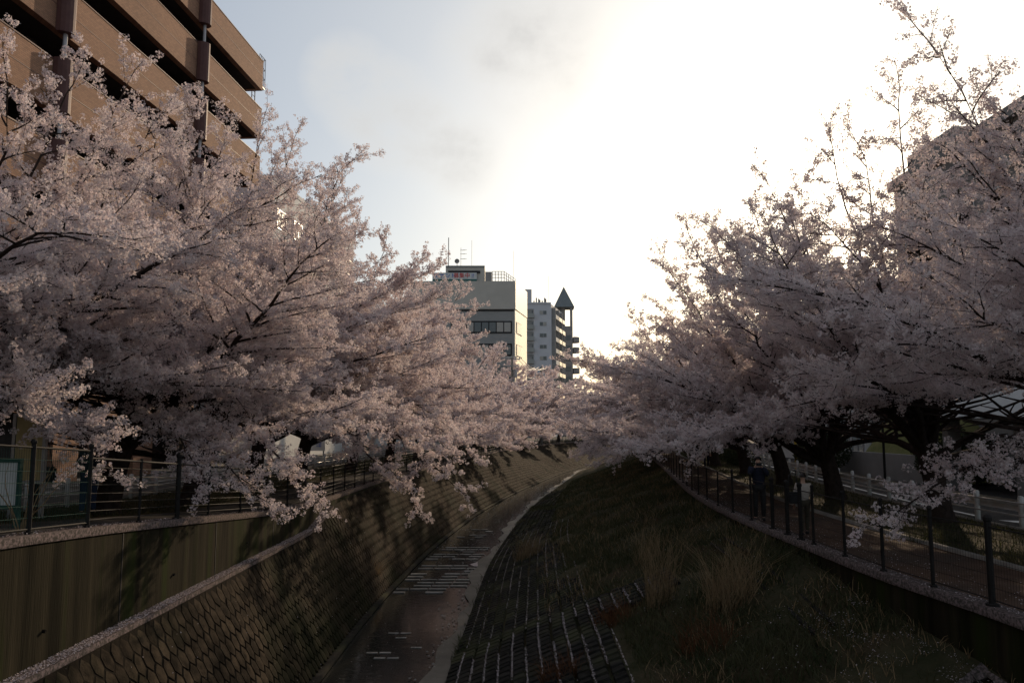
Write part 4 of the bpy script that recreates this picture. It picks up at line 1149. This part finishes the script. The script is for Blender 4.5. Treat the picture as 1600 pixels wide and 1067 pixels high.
def blossom_mesh(pts, clusters):
    V = []; F = []; var = []; C = []; base = 0
    for k, (cv, cf, cc) in enumerate(clusters):
        V.append(cv); F.append(cf + base); base += len(cv); var += [k + 1] * len(cv); C += cc
    V.append(np.asarray(pts)); var += [0] * len(pts); C += [0.0] * len(pts)
    me = np_mesh('blossoms', np.concatenate(V), np.concatenate(F), M_blossom)
    a = me.attributes.new('var', 'INT', 'POINT'); a.data.foreach_set('value', np.array(var, dtype=np.int32))
    a = me.attributes.new('pc', 'FLOAT', 'POINT'); a.data.foreach_set('value', np.array(C, dtype=np.float32))
    return me

class Tree:
    def __init__(s, seed, H=10.5, reach=7.2, low=None, l1n=9, detail=2, dens=1.0, elevs=None, aims=(), fl=(3.1, .8)):
        s.free = False; s.fl = fl; s.k = 1.0
        s.r = random.Random(seed); s.br = []; s.bl = []; s.H = H; s.detail = detail; s.dens = dens
        r = s.r
        th = r.uniform(1.5, 2.0); lean = Vector((.35, r.uniform(-.2, .2), 0))
        tp = [Vector((0, 0, -.25)), Vector((0, 0, .25)) + lean * .1, Vector((0, 0, th * .6)) + lean * .5, Vector((0, 0, th)) + lean]
        s.br.append((tp, [.44, .31, .27, .25], 10))
        top = tp[-1]
        elevs = elevs or [4, 12, 18, 25, 33, 40, 48, 57, 70, 36, 28, 22]
        az = r.uniform(0, 6.28)
        for k, el in enumerate(elevs):
            az += 2.4 + r.uniform(-.35, .35)
            a = az
            canal = math.cos(a)
            L = reach * (1.0 + .18 * canal - (.25 if canal < -.3 else 0)) * r.uniform(.9, 1.08)
            if el > 50: L = (H - th) * r.uniform(.98, 1.12)
            e = R(el + r.uniform(-4, 4))
            d = Vector((math.cos(a) * math.cos(e), math.sin(a) * math.cos(e), math.sin(e)))
            p0 = top - Vector((0, 0, r.uniform(0, .5))) + d * .05
            s.limb(p0, d, L, .105 if el < 60 else .085, el)
        if low:
            for (a, e, L) in low:
                a = R(a); e = R(e); d = Vector((math.cos(a) * math.cos(e), math.sin(a) * math.cos(e), math.sin(e)))
                s.limb(top - Vector((0, 0, .3)), d, L, .09, 0)
        for q in aims:
            q = Vector(q); p0 = top - Vector((0, 0, r.uniform(0, .4))); q = p0.lerp(q, .93); L = (q - p0).length * 1.04
            c = p0.lerp(q, .45) + Vector((r.uniform(-.4, .4), r.uniform(-.4, .4), (.16 if q.z > 3.5 else .34) * L))
            if q.z > 6: c = p0.lerp(q, .4) + Vector((q.x - p0.x, q.y - p0.y, 0)) * .12
            n = 12; pts = []
            for i in range(n + 1):
                t = i / n; v = p0 * (1 - t) ** 2 + c * 2 * t * (1 - t) + q * t * t
                if 0 < i < n: v += Vector((r.gauss(0, .07), r.gauss(0, .07), r.gauss(0, .06)))
                pts.append(v)
            s.free = q.z < 2.6; s.k = .38 if (seed == 201 and q.z < 2.6) else .5 if (q.z > 6.3 or (q.z < 1.6 and p0.x == p0.x and seed < 206)) else .8; s.dress(pts, n, L, .09, 30 if q.z < 6 else 50); s.free = False; s.k = 1.0
    def floor(s, x):
        if s.free: return -5
        t = min(1, max(0, (x - 1.2) / 3.0))
        return s.fl[0] - (s.fl[0] - s.fl[1]) * t
    def path(s, p, d, L, n, wig, trop, zmin=None):
        pts = [p.copy()]; st = L / n; d = d.copy(); r = s.r
        for i in range(n):
            d = d + Vector((r.gauss(0, wig), r.gauss(0, wig), r.gauss(0, wig * .7) + trop))
            if zmin is not None and p.z < s.floor(p.x) and d.z < .12: d.z = .14
            d.normalize(); p = p + d * st; pts.append(p.copy())
        return pts, d
    def limb(s, p0, d, L, r0, el):
        r = s.r; n = 11
        # start steeper then spread out
        d0 = (d + Vector((0, 0, .35))).normalized() if el < 45 else d
        trop = -.055 if el < 20 else (-.05 if el < 45 else (-.045 if el < 65 else .0))
        pts, _ = s.path(p0, d0, L, n, .15, trop, zmin=1.0)
        s.dress(pts, n, L, r0, el)
    def dress(s, pts, n, L, r0, el):
        r = s.r
        rad = [r0 * (1 - i / n) ** 1.15 + .012 for i in range(n + 1)]
        s.br.append((pts, rad, 7))
        m = 24 if s.detail >= 1 else 15
        for k in range(m):
            t = .16 + .84 * (k + r.random() * .6) / m; t = min(t, .99)
            i = int(t * n); f = t * n - i; P_ = pts[i].lerp(pts[min(i + 1, n)], f); ax = (pts[min(i + 1, n)] - pts[max(i, 0)]).normalized() if i < n else (pts[n] - pts[n - 1]).normalized()
            side = 1 if k % 2 else -1
            ln = (.9 + 1.9 * (1 - t) ** .7) * r.uniform(.65, 1.2) * (L / 7.5) * s.k
            up = Vector((0, 0, 1)); lat = ax.cross(up)
            if lat.length < .2: lat = Vector((math.cos(k * 2.4), math.sin(k * 2.4), 0))
            lat.normalize(); an = R(r.uniform(32, 58))
            if el > 66: 
                q = k * 2.4; lat = Vector((math.cos(q), math.sin(q), .1))
            dd = ax * math.cos(an) + lat * side * math.sin(an) + up * (r.uniform(-.15, .25) - (.25 if el >= 45 else 0))
            if s.free and t < .42: continue
            s.sub(P_, dd.normalized(), ln, max(.014, rad[i] * .5))
        s.sub(pts[-1], (pts[-1] - pts[-2]).normalized(), 1.1, .012)
    def sub(s, p0, d, L, r0):
        r = s.r; n = 5
        pts, _ = s.path(p0, d, L, n, .13, -.015, zmin=.6)
        rad = [r0 * (1 - .8 * i / n) + .003 for i in range(n + 1)]
        s.br.append((pts, rad, 5))
        s.flowers(pts, .3, .11)
        m = max(3, int(L * 5.2))
        for k in range(m):
            t = .12 + .88 * (k + r.random() * .7) / m; t = min(t, .99); i = int(t * n); P_ = pts[i].lerp(pts[i + 1], t * n - i); ax = (pts[i + 1] - pts[i]).normalized()
            lat = ax.cross(Vector((r.gauss(0, .5), r.gauss(0, .5), 1))).normalized() * (1 if k % 2 else -1)
            an = R(r.uniform(30, 60)); dd = ax * math.cos(an) + lat * math.sin(an) + Vector((0, 0, r.uniform(-.15, .4)))
            s.twig(P_, dd.normalized(), r.uniform(.35, .95) * (1.15 - .4 * t), .007)
    def twig(s, p0, d, L, r0):
        if p0.z < s.floor(p0.x) - .3: return
        r = s.r; pts, _ = s.path(p0, d, L, 3, .10, .01)
        if s.detail >= 1: s.br.append((pts, [r0, r0 * .8, r0 * .6, r0 * .35], 3))
        s.flowers(pts, .05, .07)
        if s.detail >= 2 or r.random() < .5:
            for k in range(2):
                t = r.uniform(.2, .8); i = int(t * 3); P_ = pts[i].lerp(pts[i + 1], t * 3 - i)
                dd = ((pts[i + 1] - pts[i]).normalized() + Vector((r.gauss(0, .6), r.gauss(0, .6), r.gauss(.1, .5)))).normalized()
                q, _ = s.path(P_, dd, r.uniform(.15, .4), 2, .1, .0)
                s.flowers(q, .15, .085)
    def flowers(s, pts, t0, step):
        r = s.r; n = len(pts) - 1; L = sum((pts[i + 1] - pts[i]).length for i in range(n)); k = max(1, int(L * (1 - t0) / step * s.dens))
        for j in range(k):
            t = t0 + (1 - t0) * (j + r.random()) / k; i = min(int(t * n), n - 1); p = pts[i].lerp(pts[i + 1], t * n - i)
            if r.random() < .10 or p.z < s.floor(p.x) - .45 * r.random(): continue
            s.bl.append((p.x + r.gauss(0, .025), p.y + r.gauss(0, .025), p.z + r.gauss(0, .025)))
    def wood(s):
        m = MB()
        for pts, rad, n in s.br: m.tube(pts, rad, n, cap=False)
        return m.mesh('trunk', M_bark, True)
NTREE = [0]
def place_tree(tm, bmsh, loc, rz, sc, label, group):
    g = empty('cherry_tree', loc, rz, label=label, cat='tree', group=group); g.scale = (sc, sc, sc)
    link('trunk', tm, g, local=True)
    b = link('blossoms', bmsh, g, local=True); b['kind'] = 'stuff'
    md = b.modifiers.new('scatter', 'NODES'); md.node_group = GN
    return g
LAB_L = {}
GL, GR = 'cherry trees lining the left bank', 'cherry trees lining the right bank'
# near trees (unique): besides the free limbs each has limbs grown towards chosen points in space
def W3(px, py, Y):
    v = pixdir(px, py); return Vector((0, 0, 2.4)) + v * (Y / v.y)
def local(q, base, rz, sc):
    return Matrix.Rotation(-rz, 3, 'Z') @ ((q - base) / sc)
nearL = [
    (13.0, 101, .88, 8.9, 'nearest left cherry tree, trunk out of frame, boughs filling the left edge',
     [(200, 130, 13.5), (110, 125, 12), (20, 130, 10.5), (255, 170, 15), (150, 680, 12.5), (60, 610, 11), (330, 330, 15.5), (180, 330, 12.5), (230, 520, 14)]),
    (19.0, 106, .95, 9.5, 'slender cherry tree standing between the nearest tree and the leaning one on the left',
     [(300, 175, 18), (360, 195, 19), (430, 260, 19.5), (400, 765, 15.8), (490, 745, 17), (310, 720, 15.5), (430, 480, 17), (250, 160, 17.5)]),
    (24.0, 102, 1.0, 10.0, 'leaning cherry tree in front of the brick building, third from the left edge',
     [(550, 235, 24), (535, 285, 24.5), (460, 215, 23), (410, 180, 23), (500, 330, 22), (520, 570, 22), (420, 420, 21)]),
    (29.6, 103, 1.02, 10.2, 'cherry tree with sprays drooping over the canal wall on the left',
     [(655, 765, 25.5), (725, 755, 26.5), (690, 690, 26), (560, 345, 30), (610, 380, 31), (600, 500, 27)]),
    (35.8, 104, 1.04, 10.4, 'left cherry tree whose thick dark trunk stands before the white guardrail',
     [(745, 700, 31), (700, 650, 30), (660, 400, 38), (640, 420, 36), (700, 520, 34), (740, 600, 34)]),
    (44.6, 105, 1.02, 10.4, 'left cherry tree with its trunk right of the white roadside sign',
     [(740, 480, 45), (725, 450, 46), (785, 680, 42), (770, 600, 43)])]
for (y, sd_, sc, H_, lab, am) in nearL:
    base = Vector((LT(y) - 3.6, y, ZL(y)))
    t = Tree(sd_, H=H_, dens=.82, aims=[local(W3(*q), base, 0, sc) for q in am], fl=(3.5, 2.0))
    place_tree(t.wood(), blossom_mesh(t.bl, CL_NEAR if y < 28 else CL_MID), base, 0, sc, lab, GL)
nearR = [
    (12.5, 201, .96, 5.3, 6.9, 'nearest right cherry tree, trunk out of frame, high bough against the sky',
     [(1430, 30, 13.5), (1555, 150, 13), (1470, 215, 14), (1380, 790, 13.2), (1520, 350, 12), (1500, 470, 12), (1530, 270, 13), (1585, 240, 13)]),
    (20.9, 202, .98, 5.1, 8.6, 'right cherry tree with thick trunk beside the guardrail, nearest trunk in view',
     [(1190, 275, 21), (1290, 195, 20), (1400, 115, 18.5), (1345, 215, 19), (1230, 340, 20), (1450, 230, 18.5), (1440, 310, 17.5), (1500, 250, 17.5), (1330, 420, 18)]),
    (27.4, 203, 1.0, 4.6, 9.3, 'right cherry tree whose trunk stands left of the grassy mound',
     [(1065, 350, 29), (1110, 370, 29), (1180, 335, 27), (1040, 420, 29), (1250, 260, 26), (1130, 480, 25), (1100, 690, 26), (1200, 680, 24)]),
    (34.2, 204, 1.02, 4.4, 10.4, 'right cherry tree with a slim leaning trunk behind the photographer',
     [(1035, 395, 35), (1030, 480, 34), (1000, 500, 35), (985, 600, 33), (1030, 690, 33)]),
    (42.0, 205, 1.04, 4.0, 10.4, 'right cherry tree with bare forked limbs against the sky',
     [(990, 510, 45), (960, 545, 46), (955, 640, 42), (960, 700, 42)]),
    (50.5, 206, 1.06, 3.4, 10.2, 'right cherry tree whose lowest boughs hang over the bend of the channel',
     [(905, 706, 57), (940, 712, 50), (925, 690, 53), (965, 700, 48), (925, 645, 55), (950, 570, 52), (915, 600, 58)]),
    (59.0, 207, 1.08, 3.2, 10.2, 'right cherry tree on the inner side of the bend, beyond the lowest hanging boughs',
     [(895, 700, 66), (915, 705, 63), (905, 660, 67), (925, 580, 64), (935, 705, 60), (900, 620, 68)])]
for (y, sd_, sc, off, H_, lab, am) in nearR:
    base = Vector((RT(y) + off, y, 0))
    t = Tree(sd_, H=H_, dens=.70, aims=[local(W3(*q), base, math.pi, sc) for q in am], fl=(3.6, 3.3) if y < 15 else (3.5, 2.5 if y < 25 else 1.8))
    place_tree(t.wood(), blossom_mesh(t.bl, CL_NEAR if y < 26 else CL_MID), base, math.pi, sc, lab, GR)
# farther trees share meshes
shared = []
for sd_ in (301, 302, 303):
    t = Tree(sd_, detail=1, low=[(0, -8, 7.2), (35, -6, 6.5)])
    shared.append((t.wood(), blossom_mesh(t.bl, CL_MID)))
sharedf = []
for sd_ in (311, 312):
    t = Tree(sd_, detail=0, dens=.62, low=[(0, -8, 7.2), (30, -6, 6.5)])
    sharedf.append((t.wood(), blossom_mesh(t.bl, CL_FAR)))
rr = random.Random(4)
ordn = ['sixth', 'seventh', 'eighth', 'ninth', 'tenth', 'eleventh', 'twelfth', 'thirteenth', 'fourteenth', 'fifteenth', 'sixteenth', 'seventeenth', 'eighteenth', 'nineteenth', 'twentieth', 'twenty-first', 'twenty-second', 'twenty-third', 'twenty-fourth', 'twenty-fifth', 'twenty-sixth']
y = 53.2; i = 1
while y < 235:
    src = shared[i % 3] if y < 82 else sharedf[i % 2]
    place_tree(*src, (LT(y) - 3.6, y, 0), rr.uniform(-.6, .6), rr.uniform(.98, 1.08), f'{ordn[i]} cherry tree along the left bank counting from the camera', GL)
    y += 8.8 if y < 100 else 10.5; i += 1
y = 67.5; i = 2
while y < 235:
    src = shared[(i + 1) % 3] if y < 82 else sharedf[(i + 1) % 2]
    place_tree(*src, (RT(y) + 3.6, y, 0), math.pi + rr.uniform(-.6, .6), rr.uniform(1.0, 1.1), f'{ordn[i]} cherry tree along the right bank counting from the camera', GR)
    y += 8.5 if y < 100 else 10.5; i += 1
# bare twigs at the far left by the mesh fence
tg = MB(); rt = random.Random(8)
base = Vector((-6.6, 10.9, .95))
for k in range(9):
    d = Vector((rt.uniform(-.1, .5), rt.uniform(-.2, .2), 1)).normalized(); p = base.copy(); pts = [p.copy()]
    for j in range(6): d = (d + Vector((rt.gauss(0, .16), rt.gauss(0, .1), rt.gauss(0, .1)))).normalized(); p = p + d * .17; pts.append(p.copy())
    tg.tube(pts, [.012 * (1 - .12 * j) for j in range(7)], 4)
tg.build('bare_sapling', M_dry, label='thin bare sapling with forked twigs behind the left mesh fence', cat='sapling')

# ------------------------------------------------------------------ people
def skin_mesh(name, verts, edges, radii, m, root=0, sub=1):
    me = bpy.data.meshes.new(name); me.from_pydata([tuple(v) for v in verts], edges, [])
    o = bpy.data.objects.new(name, me); COL.objects.link(o)
    md = o.modifiers.new('skin', 'SKIN'); sv = me.skin_vertices[0].data if me.skin_vertices else None
    if sv is None:
        bpy.context.view_layer.update(); me.skin_vertices.new() if hasattr(me.skin_vertices, 'new') else None
    for i, r_ in enumerate(radii):
        d = me.skin_vertices[0].data[i]; d.radius = (r_ if isinstance(r_, tuple) else (r_, r_)); d.use_root = (i == root)
    s2 = o.modifiers.new('sub', 'SUBSURF'); s2.levels = sub; s2.render_levels = sub
    bpy.context.view_layer.update()
    res = bpy.data.meshes.new_from_object(o.evaluated_get(bpy.context.evaluated_depsgraph_get()))
    bpy.data.objects.remove(o); res.materials.clear(); res.materials.append(m)
    res.polygons.foreach_set('use_smooth', [True] * len(res.polygons)); return res
def person(loc, rz, sc, label, jacket, trousers, pose, bag=None, hairlen=0.0):
    g = empty('person', loc, rz, label=label, cat='person'); g.scale = (sc, sc, sc)
    # facing +Y, 1.70 m
    J = dict(pelvis=(0, 0, .93), waist=(0, .01, 1.08), chest=(0, .0, 1.28), neck0=(0, -.01, 1.42), neck1=(0, .0, 1.50), head=(0, .015, 1.58), crown=(0, .01, 1.66))
    stride = pose.get('stride', 0.04)
    for sgn, n in ((-1, 'L'), (1, 'R')):
        st = stride * sgn
        J['hip' + n] = (.09 * sgn, 0, .90); J['knee' + n] = (.10 * sgn, st * .6 + .03, .50); J['ankle' + n] = (.105 * sgn, st, .09); J['toe' + n] = (.115 * sgn, st + .15, .04)
        J['sh' + n] = (.175 * sgn, -.01, 1.38)
        e, w = pose.get('arm' + n, ((.23, .0, 1.10), (.23, .10, .86)))
        J['el' + n] = (e[0] * sgn, e[1], e[2]); J['wr' + n] = (w[0] * sgn, w[1], w[2])
    def body():
        V = []; Rr = []; E = []
        idx = {}
        def add(k, r_): idx[k] = len(V); V.append(J[k]); Rr.append(r_)
        for k, r_ in (('pelvis', (.135, .10)), ('waist', (.12, .09)), ('chest', (.15, .10)), ('neck0', .07), ('neck1', .052), ('head', (.078, .095)), ('crown', (.06, .075))): add(k, r_)
        for n in 'LR':
            for k, r_ in (('hip', .085), ('knee', .055), ('ankle', .036), ('toe', .03), ('sh', .058), ('el', .042), ('wr', .027)): add(k + n, r_)
        c = lambda a, b: E.append((idx[a], idx[b]))
        for a, b in (('pelvis', 'waist'), ('waist', 'chest'), ('chest', 'neck0'), ('neck0', 'neck1'), ('neck1', 'head'), ('head', 'crown')): c(a, b)
        for n in 'LR':
            for a, b in (('pelvis', 'hip'), ('hip', 'knee'), ('knee', 'ankle'), ('ankle', 'toe')): c(a + ('' if a == 'pelvis' else n), b + n)
            for a, b in (('chest', 'sh'), ('sh', 'el'), ('el', 'wr')): c(a + ('' if a == 'chest' else n), b + n)
            w = Vector(J['wr' + n]); d = (w - Vector(J['el' + n])).normalized(); lat = d.cross(Vector((0, 0, 1)))
            lat = lat.normalized() if lat.length > .1 else Vector((1, 0, 0)); pl = w + d * .06
            pi = len(V); V.append(tuple(pl)); Rr.append((.036, .018)); E.append((idx['wr' + n], pi))
            for q, (o_, ln) in enumerate(((-.028, .062), (-.009, .075), (.010, .070), (.028, .055))):
                a = len(V); V.append(tuple(pl + lat * o_ + d * .035)); V.append(tuple(pl + lat * o_ * 1.1 + d * (.035 + ln * .55) + Vector((0, 0, -.006)))); V.append(tuple(pl + lat * o_ * 1.1 + d * (.03 + ln) + Vector((0, .008, -.016))))
                Rr += [.0095, .0085, .007]; E += [(pi, a), (a, a + 1), (a + 1, a + 2)]
            a = len(V); V.append(tuple(w + d * .03 + lat * -.04)); V.append(tuple(w + d * .07 + lat * -.06)); Rr += [.011, .009]; E += [(pi, a), (a, a + 1)]
        return V, E, Rr
    V, E, Rr = body()
    link('body', skin_mesh('body', V, E, Rr, M_skin), g, local=True)
    # face pieces: nose, ears
    # jacket
    ks = ['pelvis', 'waist', 'chest', 'neck0']; V = [J[k] for k in ks]; Rr = [(.165, .125), (.16, .12), (.185, .135), (.095, .085)]; E = [(0, 1), (1, 2), (2, 3)]
    V[0] = (0, 0, .88)
    for n in 'LR':
        a = len(V); e = Vector(J['el' + n]); w = Vector(J['wr' + n]); V += [J['sh' + n], tuple(e), tuple(e.lerp(w, .92))]; Rr += [.085, .062, .046]; E += [(2, a), (a, a + 1), (a + 1, a + 2)]
    link('jacket', skin_mesh('jacket', V, E, Rr, jacket, root=0), g, local=True)
    V = [(0, 0, .95)]; Rr = [(.145, .12)]; E = []
    for n in 'LR':
        a = len(V); V += [J['hip' + n], J['knee' + n], J['ankle' + n]]; Rr += [.105, .078, .062]; E += [(0, a), (a, a + 1), (a + 1, a + 2)]
    link('trousers', skin_mesh('trousers', V, E, Rr, trousers), g, local=True)
    for n in 'LR':
        m = MB(); a = Vector(J['ankle' + n]); t = Vector(J['toe' + n]); m.v = []
        m.tube([a + Vector((0, -.06, -.04)), a + Vector((0, 0, -.035)), a.lerp(t, .6) + Vector((0, 0, -.012)), t + Vector((0, .03, -.0))], [.035, .052, .048, .028], 8)
        m.build('shoe', M_black, g, True, True)
    # hair cap
    m = MB(); hc = (0, -.012, 1.615); nn = 12
    for k in range(7):
        ph = R(4 + k * (15 + hairlen * 3))
        for j in range(nn):
            t = 2 * math.pi * j / nn; r_ = .105 * math.sin(min(ph, R(95))); front = max(0, math.sin(t))
            zc = .115 * math.cos(ph) + (front * .06 if k > 3 else 0)
            m.v.append((hc[0] + r_ * .92 * math.cos(t), hc[1] + r_ * 1.08 * math.sin(t), hc[2] + zc))
    for k in range(6):
        for j in range(nn): a = k * nn + j; b = k * nn + (j + 1) % nn; m.f.append((a, a + nn, b + nn, b))
    m.f.append(tuple(range(nn))); m.build('hair', M_hair, g, True, True)
    m = MB(); m.v = [(-.016, .105, 1.565), (.016, .105, 1.565), (0, .13, 1.56), (0, .10, 1.605)]; m.f = [(0, 1, 2), (0, 2, 3), (1, 3, 2)]; m.build('nose', M_skin, g, False, True)
    return g
def bag_obj(x, y, z, label, w=.36, h=.34, d=.18):
    g = empty('bag', (x, y, z), label=label, cat='bag')
    m = MB().box(x - w / 2, x + w / 2, y - d / 2, y + d / 2, z, z + h); me = m.mesh('pouch', M_black)
    bmx = bmesh.new(); bmx.from_mesh(me); bmesh.ops.bevel(bmx, geom=bmx.edges[:] , offset=.04, segments=2, affect='EDGES'); bmx.to_mesh(me); bmx.free()
    link('pouch', me, g)
    MB().tube([(x - w * .35, y, z + h - .01), (x - .1, y, z + h + .35), (x + .05, y, z + h + .50), (x + w * .35, y, z + h - .01)], .012, 5).build('strap', M_black, g)
up = dict(armL=((.24, .16, 1.22), (.07, .22, 1.47)), armR=((.24, .16, 1.22), (.07, .22, 1.47)))
person((6.42, 21.0, 0), R(165), .96, 'person in dark clothes standing by the right fence holding a camera to the face', M_navy, M_black, up)
cg = empty('handheld_camera', (6.35, 20.76, 1.45), label='small black camera held up by the person at the right fence', cat='camera')
MB().box(6.29, 6.42, 20.69, 20.745, 1.42, 1.50).build('camera_body', M_black, cg); MB().tube([(6.355, 20.688, 1.46), (6.345, 20.64, 1.46)], .028, 10).build('lens', M_black, cg)
person((6.60, 18.3, 0), R(-8), .80, 'smaller person in a pale hooded top seen from behind by the right fence', M_hoodie, M_olivec, dict(stride=.16))
bag_obj(6.36, 18.25, .70, 'black shoulder bag at the side of the person in the pale top', .3, .26, .14)
person((-9.55, 18.2, ZL(18.2)), R(20), .98, 'person in dark jacket and jeans facing away behind the left fence', M_navy, M_jeans, dict(stride=.10, armL=((.25, .02, 1.12), (.2, .2, 1.0))))
person((-10.6, 18.0, ZL(18)), R(-60), .96, 'dark-dressed person standing beside the yellowish poster panel', M_black, M_black, dict(stride=.03))
bag_obj(-10.25, 17.7, ZL(18) + .75, 'black bag hanging beside the person at the poster panel', .42, .34, .2)
person((11.6, 48, 0), R(170), 1.0, 'far-off person in a white top on the right path under the branches', M_off, M_navy, dict(stride=.15))
